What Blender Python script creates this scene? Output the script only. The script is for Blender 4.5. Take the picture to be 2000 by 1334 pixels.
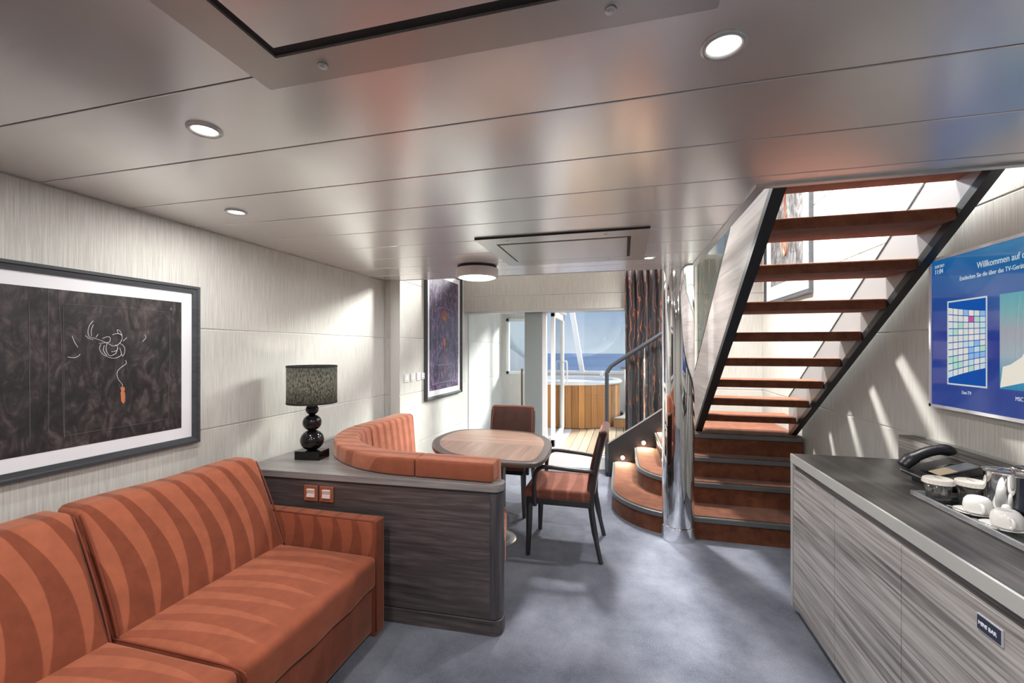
import bpy, bmesh, math, random
from mathutils import Vector, Matrix
random.seed(7)
PI = math.pi
scene = bpy.context.scene
for o in list(bpy.data.objects): bpy.data.objects.remove(o)
C = scene.collection

# ------------------------------------------------------------------ camera
F_PX, YAW, HOR = 839.5, 0.2539, 682.0
cam = bpy.data.cameras.new('camera'); cam_o = bpy.data.objects.new('camera', cam); C.objects.link(cam_o)
cam_o.location = (0, 0, 1.5); cam_o.rotation_euler = (PI/2, 0, YAW)
cam.sensor_fit = 'HORIZONTAL'; cam.sensor_width = 36; cam.lens = 36*F_PX/2000
cam.shift_y = (HOR-667)/2000; cam.clip_start = 0.05; cam.clip_end = 6000
scene.camera = cam_o
# ------------------------------------------------------------------ colour management
scene.view_settings.view_transform = 'Standard'; scene.view_settings.look = 'None'
scene.view_settings.gamma = 1; scene.view_settings.use_curve_mapping = False
scene.view_settings.exposure = 0.38
# ------------------------------------------------------------------ sky
w = bpy.data.worlds.new('sky'); scene.world = w; w.use_nodes = True
nt = w.node_tree; nt.nodes.clear()
def N(t, ty, **k):
    n = t.nodes.new(ty)
    for a, b in k.items(): setattr(n, a, b)
    return n
tc = N(nt, 'ShaderNodeTexCoord'); sx = N(nt, 'ShaderNodeSeparateXYZ'); nt.links.new(tc.outputs['Generated'], sx.inputs[0])
rp = N(nt, 'ShaderNodeValToRGB'); nt.links.new(sx.outputs['Z'], rp.inputs[0])
e = rp.color_ramp.elements
e[0].position = 0.0; e[0].color = (0.55, 0.62, 0.72, 1); e[1].position = 1.0; e[1].color = (0.20, 0.33, 0.62, 1)
for p, c in ((0.035, (0.46, 0.53, 0.64)), (0.10, (0.27, 0.37, 0.55)), (0.3, (0.25, 0.38, 0.62))):
    q = e.new(p); q.color = (*c, 1)
bg = N(nt, 'ShaderNodeBackground'); bg.inputs['Strength'].default_value = 0.95
wo = N(nt, 'ShaderNodeOutputWorld'); nt.links.new(rp.outputs[0], bg.inputs[0]); nt.links.new(bg.outputs[0], wo.inputs[0])
# ------------------------------------------------------------------ sun and lamps
def light(name, kind, loc, energy, color=(1, 1, 1), size=.1, rot=(0, 0, 0), **k):
    l = bpy.data.lights.new(name, kind); l.energy = energy; l.color = color
    if kind == 'AREA':
        l.shape = k.pop('shape', 'DISK'); l.size = size
        if 'size_y' in k: l.size_y = k.pop('size_y')
    elif kind == 'SUN': l.angle = size
    else: l.shadow_soft_size = size
    for a, b in k.items(): setattr(l, a, b)
    o = bpy.data.objects.new(name, l); C.objects.link(o); o.location = loc; o.rotation_euler = rot
    return o
SUN_DIR = Vector((-0.58, -0.70, -0.36)).normalized()
sun = light('sun', 'SUN', (6, 12, 12), 8.5, (1, .96, .90), math.radians(14))
sun.rotation_euler = SUN_DIR.to_track_quat('-Z', 'Y').to_euler()
DOWN = [(0.21, 1.017), (-1.218, 1.018), (-1.80, 1.665), (0.178, 3.243)]
for (x, y), e_w in zip(DOWN, (16, 9, 6, 14)): light('downlight_lamp', 'AREA', (x, y, 2.148), e_w, (1, .97, .94), .075)
for x, y in ((-1.25, -.45), (.2, -.45)): light('downlight_lamp', 'AREA', (x, y, 2.15), 12, (1, .97, .94), .075)
# unseen lights added high up: streaks through the stair treads, fill for the stairwell
light('added_streak_light', 'AREA', (-.3, 5.25, 4.15), 85, (1, .97, .93), .36, Vector((1.3, -1.85, -2.55)).to_track_quat('-Z', 'Y').to_euler(), spread=math.radians(95))
light('added_stairwell_fill', 'AREA', (.95, 3.1, 4.40), 190, (1, .98, .95), .5, spread=math.radians(100))

# ------------------------------------------------------------------ mesh helpers
ROOT = {}
def bm_new(): return bmesh.new()
def box(bm, x0, x1, y0, y1, z0, z1):
    vs = [bm.verts.new(p) for p in ((x0,y0,z0),(x1,y0,z0),(x1,y1,z0),(x0,y1,z0),(x0,y0,z1),(x1,y0,z1),(x1,y1,z1),(x0,y1,z1))]
    for f in ((3,2,1,0),(4,5,6,7),(0,1,5,4),(1,2,6,5),(2,3,7,6),(3,0,4,7)): bm.faces.new([vs[i] for i in f])
    return bm
def B(*a): return box(bm_new(), *a)
def lathe(bm, prof, seg=32, c=(0, 0), caps=True):
    rings = []
    for r, z in prof:
        rings.append([bm.verts.new((c[0]+r*math.cos(2*PI*i/seg), c[1]+r*math.sin(2*PI*i/seg), z)) for i in range(seg)])
    for a, b in zip(rings, rings[1:]):
        for i in range(seg): bm.faces.new((a[i], a[(i+1) % seg], b[(i+1) % seg], b[i]))
    if caps: bm.faces.new(rings[0][::-1]); bm.faces.new(rings[-1])
    return bm
def prism(bm, pts, a0, a1, axis='z'):
    """polygon pts (2-D) extruded between a0 and a1 on axis; x -> pts are (y,z); y -> (x,z)"""
    def mk(p, a): return (p[0], p[1], a) if axis == 'z' else ((a, p[0], p[1]) if axis == 'x' else (p[0], a, p[1]))
    A = [bm.verts.new(mk(p, a0)) for p in pts]; Bv = [bm.verts.new(mk(p, a1)) for p in pts]
    n = len(pts)
    fs = [bm.faces.new(A), bm.faces.new(Bv)]
    for i in range(n): fs.append(bm.faces.new((A[i], A[(i+1) % n], Bv[(i+1) % n], Bv[i])))
    bmesh.ops.recalc_face_normals(bm, faces=fs)
    return bm
def tube(bm, path, r, seg=10, flat=1.0, closed=False):
    """swept round (or flattened) section along a path of points; r may be a list"""
    P = [Vector(p) for p in path]; n = len(P); rings = []
    up = None
    for i, p in enumerate(P):
        if closed: d = (P[(i+1) % n]-P[i-1])
        else: d = (P[min(i+1, n-1)]-P[max(i-1, 0)])
        d.normalize()
        if up is None:
            up = Vector((0, 0, 1)) if abs(d.z) < .9 else Vector((1, 0, 0))
        s = d.cross(up)
        if s.length < 1e-4: s = d.cross(Vector((0, 1, 0)))
        s.normalize(); u2 = s.cross(d).normalized(); up = u2
        rr = r[i] if isinstance(r, (list, tuple)) else r
        rings.append([bm.verts.new(p+s*(rr*flat*math.cos(2*PI*k/seg))+u2*(rr*math.sin(2*PI*k/seg))) for k in range(seg)])
    m = n if closed else n-1
    for i in range(m):
        a, b = rings[i], rings[(i+1) % n]
        for k in range(seg): bm.faces.new((a[k], a[(k+1) % seg], b[(k+1) % seg], b[k]))
    if not closed: bm.faces.new(rings[0][::-1]); bm.faces.new(rings[-1])
    bmesh.ops.recalc_face_normals(bm, faces=bm.faces[:])
    return bm
def smooth_path(pts, n=8, closed=False):
    P = [Vector(p) for p in pts]; m = len(P); out = []
    rng = range(m) if closed else range(m-1)
    for i in rng:
        if closed: a, b, c, d = P[i-1], P[i], P[(i+1) % m], P[(i+2) % m]
        else: a, b, c, d = P[max(i-1, 0)], P[i], P[i+1], P[min(i+2, m-1)]
        for k in range(n):
            t = k/n
            out.append(.5*((2*b)+(c-a)*t+(2*a-5*b+4*c-d)*t*t+(3*b-a-3*c+d)*t**3))
    if not closed: out.append(P[-1])
    return out
def rbox(bm, x0, x1, y0, y1, z0, z1, r=.03, n=6, fn=None, k=4):
    """rounded box with a fine grid; fn maps each vertex (Vector)-> Vector for shaping"""
    def samp(a, b):
        rr = min(r, (b-a)/2*.98); s = [a+rr*(1-math.cos(i/k*PI/2)) for i in range(k)]
        s += [a+rr+(b-a-2*rr)*i/n for i in range(n+1)]
        s += [b-rr*(1-math.cos(i/k*PI/2)) for i in range(k-1, -1, -1)]
        return s
    X, Y, Z = samp(x0, x1), samp(y0, y1), samp(z0, z1)
    rr = min(r, (x1-x0)/2*.98, (y1-y0)/2*.98, (z1-z0)/2*.98)
    cache = {}
    def v(x, y, z):
        key = (round(x, 5), round(y, 5), round(z, 5))
        if key in cache: return cache[key]
        p = Vector((x, y, z))
        q = Vector((min(max(x, x0+rr), x1-rr), min(max(y, y0+rr), y1-rr), min(max(z, z0+rr), z1-rr)))
        d = p-q
        if d.length > 1e-7: p = q+d*(rr/max(d.length, 1e-9)) if d.length > 1e-7 else p
        if fn: p = fn(p)
        cache[key] = bm.verts.new(p); return cache[key]
    fs = []
    def grid(U, V, f):
        for i in range(len(U)-1):
            for j in range(len(V)-1):
                q = [f(U[i], V[j]), f(U[i+1], V[j]), f(U[i+1], V[j+1]), f(U[i], V[j+1])]
                if len(set(q)) == 4:
                    try: fs.append(bm.faces.new(q))
                    except ValueError: pass
    grid(X, Y, lambda a, b: v(a, b, z0)); grid(X, Y, lambda a, b: v(a, b, z1))
    grid(X, Z, lambda a, b: v(a, y0, b)); grid(X, Z, lambda a, b: v(a, y1, b))
    grid(Y, Z, lambda a, b: v(x0, a, b)); grid(Y, Z, lambda a, b: v(x1, a, b))
    bmesh.ops.recalc_face_normals(bm, faces=fs)
    return bm
def cyl(bm, p0, p1, r, seg=16, r1=None):
    return tube(bm, [p0, p1], [r, r if r1 is None else r1], seg)
def sph(bm, c, r, sz=1.0, seg=24):
    n = 12
    prof = [(max(r*math.sin(PI*i/n), 1e-4), c[2]-r*sz*math.cos(PI*i/n)) for i in range(n+1)]
    return lathe(bm, prof, seg, c[:2])
def thing(name, label, cat, loc=(0, 0, 0), group=None):
    o = bpy.data.objects.new(name, None); C.objects.link(o); o.location = loc; o.empty_display_size = .1
    o['label'] = label; o['category'] = cat
    if group: o['group'] = group
    ROOT[o.name] = Vector(loc)
    return o
def obj(name, bm, mat, parent=None, smooth=False, bevel=0, seg=2, label=None, cat=None, group=None, kind=None):
    me = bpy.data.meshes.new(name)
    if parent is not None:
        org = ROOT[parent.name]
    else:
        xs = [v.co for v in bm.verts]
        mn = Vector((min(p.x for p in xs), min(p.y for p in xs), min(p.z for p in xs)))
        mx = Vector((max(p.x for p in xs), max(p.y for p in xs), max(p.z for p in xs)))
        org = Vector(((mn.x+mx.x)/2, (mn.y+mx.y)/2, mn.z))
    bmesh.ops.translate(bm, verts=bm.verts, vec=-org)
    bm.to_mesh(me); bm.free()
    mats = mat if isinstance(mat, (list, tuple)) else [mat]
    for m in mats: me.materials.append(m)
    if smooth:
        for p in me.polygons: p.use_smooth = True
    o = bpy.data.objects.new(name, me); C.objects.link(o)
    if parent is not None: o.parent = parent
    else: o.location = org
    ROOT[o.name] = org
    if bevel:
        b = o.modifiers.new('bevel', 'BEVEL'); b.width = bevel; b.segments = seg; b.limit_method = 'ANGLE'; b.angle_limit = math.radians(40)
        b.harden_normals = False
    if label: o['label'] = label
    if cat: o['category'] = cat
    if group: o['group'] = group
    if kind: o['kind'] = kind
    return o
def struct(name, bm, mat, label=None, cat=None, **k):
    return obj(name, bm, mat, kind='structure', label=label, cat=cat, **k)
def share(name, src, parent, loc):
    """another piece with the same mesh"""
    o = bpy.data.objects.new(name, src.data); C.objects.link(o); o.parent = parent; o.location = loc
    ROOT[o.name] = ROOT[src.name]
    return o

# ------------------------------------------------------------------ material helpers
def srgb(r, g, b):
    f = lambda c: (c/255/12.92) if c/255 <= .04045 else ((c/255+.055)/1.055)**2.4
    return (f(r), f(g), f(b), 1)
def mat(name, col, rough=.5, metal=0, **k):
    m = bpy.data.materials.new(name); m.use_nodes = True
    b = m.node_tree.nodes['Principled BSDF']
    b.inputs['Base Color'].default_value = col; b.inputs['Roughness'].default_value = rough; b.inputs['Metallic'].default_value = metal
    for a, v in k.items(): b.inputs[a.replace('_', ' ')].default_value = v
    return m
def P(m): return m.node_tree.nodes['Principled BSDF']
def L(m, a, b): m.node_tree.links.new(a, b)
def coords(m, scale=(1, 1, 1), rot=(0, 0, 0), kind='Object'):
    t = m.node_tree; a = N(t, 'ShaderNodeTexCoord'); b = N(t, 'ShaderNodeMapping')
    b.inputs['Scale'].default_value = scale; b.inputs['Rotation'].default_value = rot
    L(m, a.outputs[kind], b.inputs[0]); return b.outputs[0]
def noise(m, vec, scale=5, detail=4, rough=.55, dist=0):
    n = N(m.node_tree, 'ShaderNodeTexNoise'); n.inputs['Scale'].default_value = scale; n.inputs['Detail'].default_value = detail
    n.inputs['Roughness'].default_value = rough; n.inputs['Distortion'].default_value = dist
    L(m, vec, n.inputs['Vector']); return n.outputs['Fac']
def ramp(m, fac, stops):
    r = N(m.node_tree, 'ShaderNodeValToRGB'); e = r.color_ramp.elements
    e[0].position, e[0].color = stops[0]; e[1].position, e[1].color = stops[-1]
    for p, c in stops[1:-1]: q = e.new(p); q.color = c
    L(m, fac, r.inputs[0]); return r.outputs[0]
def math_(m, op, a, b=None, c=None):
    n = N(m.node_tree, 'ShaderNodeMath', operation=op)
    for i, v in enumerate((a, b, c)):
        if v is None: continue
        if isinstance(v, (int, float)): n.inputs[i].default_value = v
        else: L(m, v, n.inputs[i])
    return n.outputs[0]
def mix(m, fac, a, b, mode='MIX'):
    n = N(m.node_tree, 'ShaderNodeMix', data_type='RGBA', blend_type=mode)
    for i, v in ((0, fac), (6, a), (7, b)):
        if isinstance(v, (int, float)): n.inputs[i].default_value = v
        elif isinstance(v, tuple): n.inputs[i].default_value = v
        else: L(m, v, n.inputs[i])
    return n.outputs[2]
def bump(m, h, strength=.2, dist=.01):
    n = N(m.node_tree, 'ShaderNodeBump'); n.inputs['Strength'].default_value = strength; n.inputs['Distance'].default_value = dist
    L(m, h, n.inputs['Height']); L(m, n.outputs[0], P(m).inputs['Normal'])
def linen(name, c1, c2):
    m = mat(name, c1, .75)
    a = noise(m, coords(m, (170, 170, 5)), 1, 5, .65); b = noise(m, coords(m, (2, 2, 1.2)), 1, 2)
    f = math_(m, 'ADD', a, math_(m, 'MULTIPLY', math_(m, 'SUBTRACT', b, .5), .25))
    L(m, ramp(m, f, [(.32, c2), (.62, c1)]), P(m).inputs['Base Color'])
    bump(m, a, .12, .002); return m
def wood(name, stops, axis=0, scale=1.0, rough=.4, fine=120, b=.08):
    """grain runs along axis 0/1/2"""
    m = mat(name, stops[0][1], rough)
    s = [22*scale]*3; s[axis] = .9*scale
    s2 = [fine*scale]*3; s2[axis] = 2.2*scale
    a = noise(m, coords(m, tuple(s)), 1, 4, .6, 1.0); f2 = noise(m, coords(m, tuple(s2)), 1, 3, .6)
    f = math_(m, 'ADD', math_(m, 'MULTIPLY', a, .62), math_(m, 'MULTIPLY', f2, .38))
    L(m, ramp(m, f, stops), P(m).inputs['Base Color'])
    bump(m, f2, b, .002); return m
def suede(name, light_c, dark_c, ua, va, v0, v1, period, bulge=.045, shift=.05, ph=0.0, rough=.8, off=1.0):
    """velvet with a woven pattern of curved tapering stripes: ua = stripe axis, va = length axis"""
    m = mat(name, light_c, rough)
    P(m).inputs['Sheen Weight'].default_value = .35; P(m).inputs['Sheen Roughness'].default_value = .4
    P(m).inputs['Specular IOR Level'].default_value = .15
    if 'Sheen Tint' in P(m).inputs: P(m).inputs['Sheen Tint'].default_value = (1, .75, .62, 1)
    s = N(m.node_tree, 'ShaderNodeSeparateXYZ'); L(m, coords(m), s.inputs[0])
    u, v = s.outputs[ua], s.outputs[va]
    a = math_(m, 'DIVIDE', math_(m, 'SUBTRACT', v, v0), v1-v0)          # 0..1 along the stripe
    bend = math_(m, 'SUBTRACT', math_(m, 'MULTIPLY', a, shift), math_(m, 'MULTIPLY', math_(m, 'MULTIPLY', a, math_(m, 'SUBTRACT', 1.0, a)), 4*bulge))
    t = math_(m, 'ADD', math_(m, 'DIVIDE', math_(m, 'ADD', u, bend), period), ph)
    nz = noise(m, coords(m, (6, 6, 6)), 1, 3)
    sn = math_(m, 'SINE', math_(m, 'MULTIPLY', t, 2*PI))
    q = math_(m, 'ADD', sn, math_(m, 'SUBTRACT', math_(m, 'MULTIPLY', a, 1.7), off))
    q = math_(m, 'ADD', q, math_(m, 'MULTIPLY', math_(m, 'SUBTRACT', nz, .5), .3))
    fac = N(m.node_tree, 'ShaderNodeMapRange'); fac.inputs['From Min'].default_value = -.08; fac.inputs['From Max'].default_value = .08
    L(m, q, fac.inputs[0])
    col = mix(m, fac.outputs[0], dark_c, light_c)
    nap = noise(m, coords(m, (14, 14, 14)), 1, 4, .6)
    nap2 = noise(m, coords(m, (400, 400, 400)), 1, 2)
    col = mix(m, 1.0, col, ramp(m, nap, [(.3, (.78, .78, .78, 1)), (.7, (1, 1, 1, 1))]), 'MULTIPLY')
    L(m, col, P(m).inputs['Base Color']); bump(m, nap2, .15, .001); return m
def carpet(name, c1, c2, sc=1.0):
    m = mat(name, c1, .95)
    P(m).inputs['Sheen Weight'].default_value = .15; P(m).inputs['Specular IOR Level'].default_value = .05
    a = noise(m, coords(m, (3*sc,)*3), 1, 4, .6); b = noise(m, coords(m, (260,)*3), 1, 3, .7)
    f = math_(m, 'ADD', math_(m, 'MULTIPLY', a, .5), math_(m, 'MULTIPLY', b, .5))
    L(m, ramp(m, f, [(.36, c2), (.66, c1)]), P(m).inputs['Base Color']); bump(m, b, .5, .006); return m
def emit(name, col, strength, rough=.3):
    m = mat(name, (.02, .02, .02, 1), rough); P(m).inputs['Emission Color'].default_value = col; P(m).inputs['Emission Strength'].default_value = strength
    return m
def glass(name, tint=(1, 1, 1, 1), refl=.08, rough=0.0):
    """thin architectural pane: see-through with a fresnel reflection"""
    m = bpy.data.materials.new(name); m.use_nodes = True; t = m.node_tree; t.nodes.clear()
    tr = N(t, 'ShaderNodeBsdfTransparent'); tr.inputs[0].default_value = tint
    gl = N(t, 'ShaderNodeBsdfGlossy'); gl.inputs['Roughness'].default_value = rough
    lw = N(t, 'ShaderNodeLayerWeight'); lw.inputs[0].default_value = .15
    ml = N(t, 'ShaderNodeMath', operation='MULTIPLY_ADD'); ml.inputs[1].default_value = .6; ml.inputs[2].default_value = refl
    mx = N(t, 'ShaderNodeMixShader'); o = N(t, 'ShaderNodeOutputMaterial')
    t.links.new(lw.outputs['Fresnel'], ml.inputs[0]); t.links.new(ml.outputs[0], mx.inputs[0])
    t.links.new(tr.outputs[0], mx.inputs[1]); t.links.new(gl.outputs[0], mx.inputs[2]); t.links.new(mx.outputs[0], o.inputs[0])
    return m

M = {}
M['wall'] = linen('wall_linen', srgb(204, 203, 197), srgb(176, 174, 168))
M['groove'] = mat('groove_alu', srgb(215, 215, 212), .35, .3)
M['wall_out'] = linen('balcony_wall_linen', srgb(226, 224, 220), srgb(205, 202, 197))
m = mat('brushed_ceiling', srgb(206, 200, 197), .24, .6)
b = noise(m, coords(m, (1.5, 2.5, 1)), 1, 3)
L(m, ramp(m, b, [(.3, srgb(228, 224, 222)), (.7, srgb(234, 231, 230))]), P(m).inputs['Base Color'])
M['ceil'] = m
M['ceil_gap'] = mat('ceiling_joint', srgb(58, 54, 53), .5, .5)
M['vent'] = mat('vent_metal', srgb(188, 184, 180), .3, .7)
M['dark_gap'] = mat('dark_recess', srgb(30, 28, 28), .7)
M['slab'] = mat('plain_white', srgb(225, 224, 222), .7)
M['carpet'] = carpet('blue_grey_carpet', srgb(130, 134, 146), srgb(70, 74, 86))
M['rust'] = carpet('rust_stair_carpet', srgb(128, 80, 57), srgb(84, 50, 37), 4)
M['dwood'] = wood('dark_ash', [(.30, srgb(46, 41, 43)), (.5, srgb(74, 67, 68)), (.68, srgb(104, 95, 93))], 0, 1.0, .38)
M['dwood_y'] = wood('dark_worktop', [(.30, srgb(44, 42, 41)), (.5, srgb(68, 65, 63)), (.68, srgb(96, 92, 90))], 1, 1.0, .32)
M['shelf'] = wood('grey_shelf_top', [(.30, srgb(100, 96, 96)), (.5, srgb(128, 124, 123)), (.68, srgb(150, 146, 144))], 0, 1.0, .35)
M['dwood_z'] = wood('dark_ash_upright', [(.30, srgb(45, 42, 46)), (.5, srgb(70, 66, 70)), (.68, srgb(96, 90, 93))], 2, 1.0, .38)
M['gwood'] = wood('grey_washed_wood', [(.34, srgb(88, 84, 82)), (.45, srgb(138, 134, 131)), (.55, srgb(172, 168, 165)), (.68, srgb(196, 193, 190))], 1, 1.0, .42)
M['gwood_s'] = wood('grey_washed_stair', [(.28, srgb(120, 112, 108)), (.5, srgb(152, 145, 142)), (.72, srgb(176, 170, 168))], 1, 1.0, .35)
M['table'] = wood('walnut_table', [(.28, srgb(108, 84, 72)), (.5, srgb(146, 116, 100)), (.72, srgb(178, 148, 130))], 0, .8, .3)
M['table2'] = wood('walnut_table_b', [(.28, srgb(96, 76, 64)), (.5, srgb(130, 104, 90)), (.72, srgb(160, 132, 116))], 1, .8, .3)
M['table_rim'] = mat('table_rim', srgb(78, 66, 60), .3)
M['frame_dark'] = wood('black_frame', [(.3, srgb(40, 42, 46)), (.7, srgb(72, 75, 80))], 1, 1.2, .4)
M['mat_white'] = mat('picture_mat', srgb(222, 222, 226), .6)
M['alu'] = mat('brushed_aluminium', srgb(196, 196, 194), .3, .6)
M['alu_edge'] = mat('worktop_edge', srgb(190, 190, 186), .35, .3)
M['chrome'] = mat('polished_steel', (.82, .82, .83, 1), .04, 1.0)
M['steel_dark'] = mat('dark_steel', srgb(58, 60, 62), .35, .6)
M['nosing'] = mat('grey_nosing', srgb(104, 107, 108), .35, .4)
M['rail'] = mat('anthracite_rail', srgb(66, 72, 78), .3, .3)
M['black'] = mat('black_gloss', srgb(16, 16, 17), .12)
M['black_mat'] = mat('black_plastic', srgb(30, 31, 36), .35)
M['white'] = mat('white_paint', srgb(238, 238, 238), .4)
M['porcelain'] = mat('porcelain', srgb(236, 234, 230), .15)
M['paper'] = mat('paper_lid', srgb(222, 216, 206), .8)
M['copper'] = mat('copper_print', srgb(186, 112, 78), .4)
M['chair_wood'] = mat('anthracite_chair_wood', srgb(50, 48, 50), .35)
OR_L, OR_D = srgb(164, 94, 68), srgb(130, 69, 48)
M['su_back'] = suede('suede_back', OR_L, OR_D, 'Y', 'Z', .42, .9, .115, .055, .06)
M['su_seat'] = suede('suede_seat', OR_L, srgb(148, 80, 57), 'Y', 'X', .50, -.10, .10, .04, .02, .3, off=1.2)
M['su_arm'] = suede('suede_arm', srgb(152, 84, 60), OR_D, 'X', 'Z', .38, .62, .12, .03, .0, off=.8)
M['su_plain'] = suede('suede_plain', srgb(136, 72, 52), srgb(130, 68, 49), 'Y', 'Z', 0, 1, .2)
M['su_banq'] = suede('suede_banquette', srgb(176, 108, 84), srgb(150, 86, 64), 'Y', 'Z', .3, 1.0, .10, .03, .03)
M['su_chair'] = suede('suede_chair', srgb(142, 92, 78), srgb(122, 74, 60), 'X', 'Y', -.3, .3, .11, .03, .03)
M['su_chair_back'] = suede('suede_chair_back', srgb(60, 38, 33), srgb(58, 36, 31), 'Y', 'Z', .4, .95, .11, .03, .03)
M['seam'] = mat('seam_thread', srgb(120, 55, 38), .9)
M['glass'] = glass('clear_glass', (.96, .98, .98, 1), .03)
M['glass_stair'] = glass('stair_glass', (.80, .86, .84, 1), .07)
M['tumbler'] = glass('drinking_glass', (1, 1, 1, 1), .20)
M['acrylic'] = glass('clear_acrylic', (.90, .93, .94, 1), .14)
M['led'] = emit('led_diffuser', (1, .98, .96, 1), 9)
M['led_cool'] = emit('drum_diffuser', (.93, .96, 1, 1), 3.0)
M['step_led'] = emit('step_led', (1, .86, .62, 1), 60)
M['slat_a'] = [wood('tub_slat_%d' % i, [(.3, srgb(*[int(c*k) for c in (168, 112, 60)])), (.7, srgb(*[int(c*k) for c in (216, 158, 96)]))], 2, 1.2, .5) for i, k in enumerate((.82, .92, 1.0, 1.08))]
M['deck'] = [wood('deck_plank_%d' % i, [(.3, srgb(*[int(c*k) for c in (200, 172, 140)])), (.7, srgb(*[int(c*k) for c in (226, 200, 168)]))], 1, 1.0, .6) for i, k in enumerate((.94, 1.0, 1.05))]

# ================================================================== SETTING
H = 2.16; LX = -2.24; DX = -2.07; RX = 1.53; BY = 5.45; YE = 3.72; Y0 = -1.6; TOP = 4.5
ROWS = [0, .53, 1.055, 1.61, 2.16, 2.7, 3.25, 3.8, TOP]
ROWS_R = [0, .50, 1.035, 1.60, 2.14, 2.7, 3.25, 3.8, TOP]
def wall(name, axis, pos, sgn, u0, u1, rows, thick=.1, m='wall', label=None):
    """backing of bright metal with linen panels 5 mm proud of it; sgn = direction the panels face"""
    g = .0035
    a, b = sorted((pos-sgn*.006, pos-sgn*thick))
    bm = B(a, b, u0, u1, rows[0], rows[-1]) if axis == 'x' else B(u0, u1, a, b, rows[0], rows[-1])
    o = struct(name, bm, M['groove'])
    a, b = sorted((pos, pos-sgn*.007))
    for z0, z1 in zip(rows, rows[1:]):
        q = (a, b, u0, u1, z0+g, z1-g) if axis == 'x' else (u0, u1, a, b, z0+g, z1-g)
        obj('wall_panel', B(*q), M[m], o, bevel=.002, seg=1)
    return o
wall('wall_left', 'x', LX, 1, Y0, YE, ROWS)
wall('wall_return', 'y', YE-.01, -1, LX, DX-.008, ROWS)
wall('wall_left_dining', 'x', DX, 1, YE-.014, BY+.1, ROWS)
wall('wall_right', 'x', RX, -1, Y0, BY+.1, ROWS_R)
wall('wall_rear', 'y', Y0, 1, LX, RX, ROWS)
wall('wall_stair_end', 'y', BY, -1, .5, RX, ROWS_R)
# header above the balcony doors, and the piers beside the upper window
wall('wall_header', 'y', BY-.05, -1, DX, .5, [2.0, 2.19, 2.6], .16)
obj('soffit_trim', B(DX, .5, BY-.045, BY+.15, 1.975, 2.0), M['alu'], bpy.data.objects['wall_header'])
struct('floor', B(LX-.1, RX+.1, Y0-.1, BY+.1, -.08, 0), M['carpet'])
# ---- lower ceiling: slab of the deck above, with metal strip panels under it
OX, OY = .55, 1.95                       # stair opening: x > OX, y > OY
ceil = struct('ceiling', prism(bm_new(), [(LX-.1, Y0), (RX+.1, Y0), (RX+.1, OY), (OX, OY), (OX, YE), (LX-.1, YE)], H+.012, H+.15), M['ceil_gap'])
seams = [Y0, -.772, -.447, -.122, .203, .528, .853, 1.178, 1.504, 1.829, 2.154, 2.479, 2.804, 3.129, 3.454, YE]
g = .003
for a, b in zip(seams, seams[1:]):
    if b <= OY: bm = B(LX, RX, a+g, b-g, H, H+.014)
    elif a < OY: bm = prism(bm_new(), [(LX, a+g), (RX, a+g), (RX, OY-.002), (OX, OY-.002), (OX, b-g), (LX, b-g)], H, H+.014)
    else: bm = B(LX, OX, a+g, b-g, H, H+.014)
    obj('ceiling_panel', bm, M['ceil'], ceil, bevel=.0015, seg=1)
obj('edge_trim', B(DX, .30, YE, YE+.012, H-.003, H+.16), M['alu'], ceil)
# trim lining the stair opening
tr = struct('trim_1', prism(bm_new(), [(OX-.035, OY-.03), (RX, OY-.03), (RX, OY), (OX, OY), (OX, YE), (OX-.035, YE)], H-.008, H), M['alu'])
obj('fascia', B(OX, OX+.008, OY, YE, H-.004, H+.16), M['alu'], tr)
obj('fascia', B(OX, RX, OY-.002, OY+.006, H-.004, H+.06), M['alu'], tr)
# ---- upper floor shell
struct('upper_floor', prism(bm_new(), [(LX, Y0), (RX, Y0), (RX, OY), (OX, OY), (OX, YE), (LX, YE)], H+.151, H+.165), M['rust'])
struct('upper_ceiling', B(LX-.1, RX+.1, Y0-.1, BY+.2, TOP, TOP+.1), M['slab'])
struct('wall_upper_window', B(DX, RX, BY, BY+.1, 4.25, TOP), M['slab'])
wu = thing('window_2', 'tall upper floor window above the balcony doors', 'window', (-.25, BY+.05, 2.6)); wu['kind'] = 'structure'
obj('window_glass', B(DX, RX, BY+.045, BY+.055, 2.62, 4.25), M['glass'], wu)
for x in (DX+.03, -.87, .33, RX-.03): obj('window_post', B(x-.03, x+.03, BY+.01, BY+.09, 2.6, 4.25), M['white'], wu)
struct('wall_upper_side', B(.5, RX, BY+.01, BY+.1, 2.14, 2.6), M['slab'])

# ---- balcony shell
DZ = .155
fl = struct('balcony_floor', B(-2.3, 3.2, BY+.16, 9.5, -.05, DZ-.02), M['dark_gap'])
obj('white_strip', B(-2.3, -.83, BY+.17, 9.4, DZ-.022, DZ), M['white'], fl)
x = -.826; i = 0
while x < 3.0:
    obj('plank', B(x+.004, x+.113, BY+.17, 9.4, DZ-.022, DZ), M['deck'][i*7 % 3], fl, bevel=.002, seg=1); x += .118; i += 1
sill = struct('trim_2', B(DX, .5, BY-.0, BY+.16, 0, DZ+.005), M['white'], bevel=.006)
obj('sill_track', B(DX, .5, BY+.05, BY+.075, DZ+.005, DZ+.014), M['alu'], sill)
wall('wall_balcony_left', 'x', DX, 1, BY+.16, 7.26, [0, .53, 1.055, 1.61, 2.16], .12, 'wall_out')
WX0, WX1, WZ0, WZ1 = -1.985, -1.52, 1.07, 2.03
bm = bm_new(); box(bm, DX-.1, WX0, 7.265, 7.36, 0, 2.3); box(bm, WX1, -1.45, 7.265, 7.36, 0, 2.3)
box(bm, WX0, WX1, 7.265, 7.36, 0, WZ0); box(bm, WX0, WX1, 7.265, 7.36, WZ1, 2.3)
struct('wall_balcony_end', bm, M['wall_out'])
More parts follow.
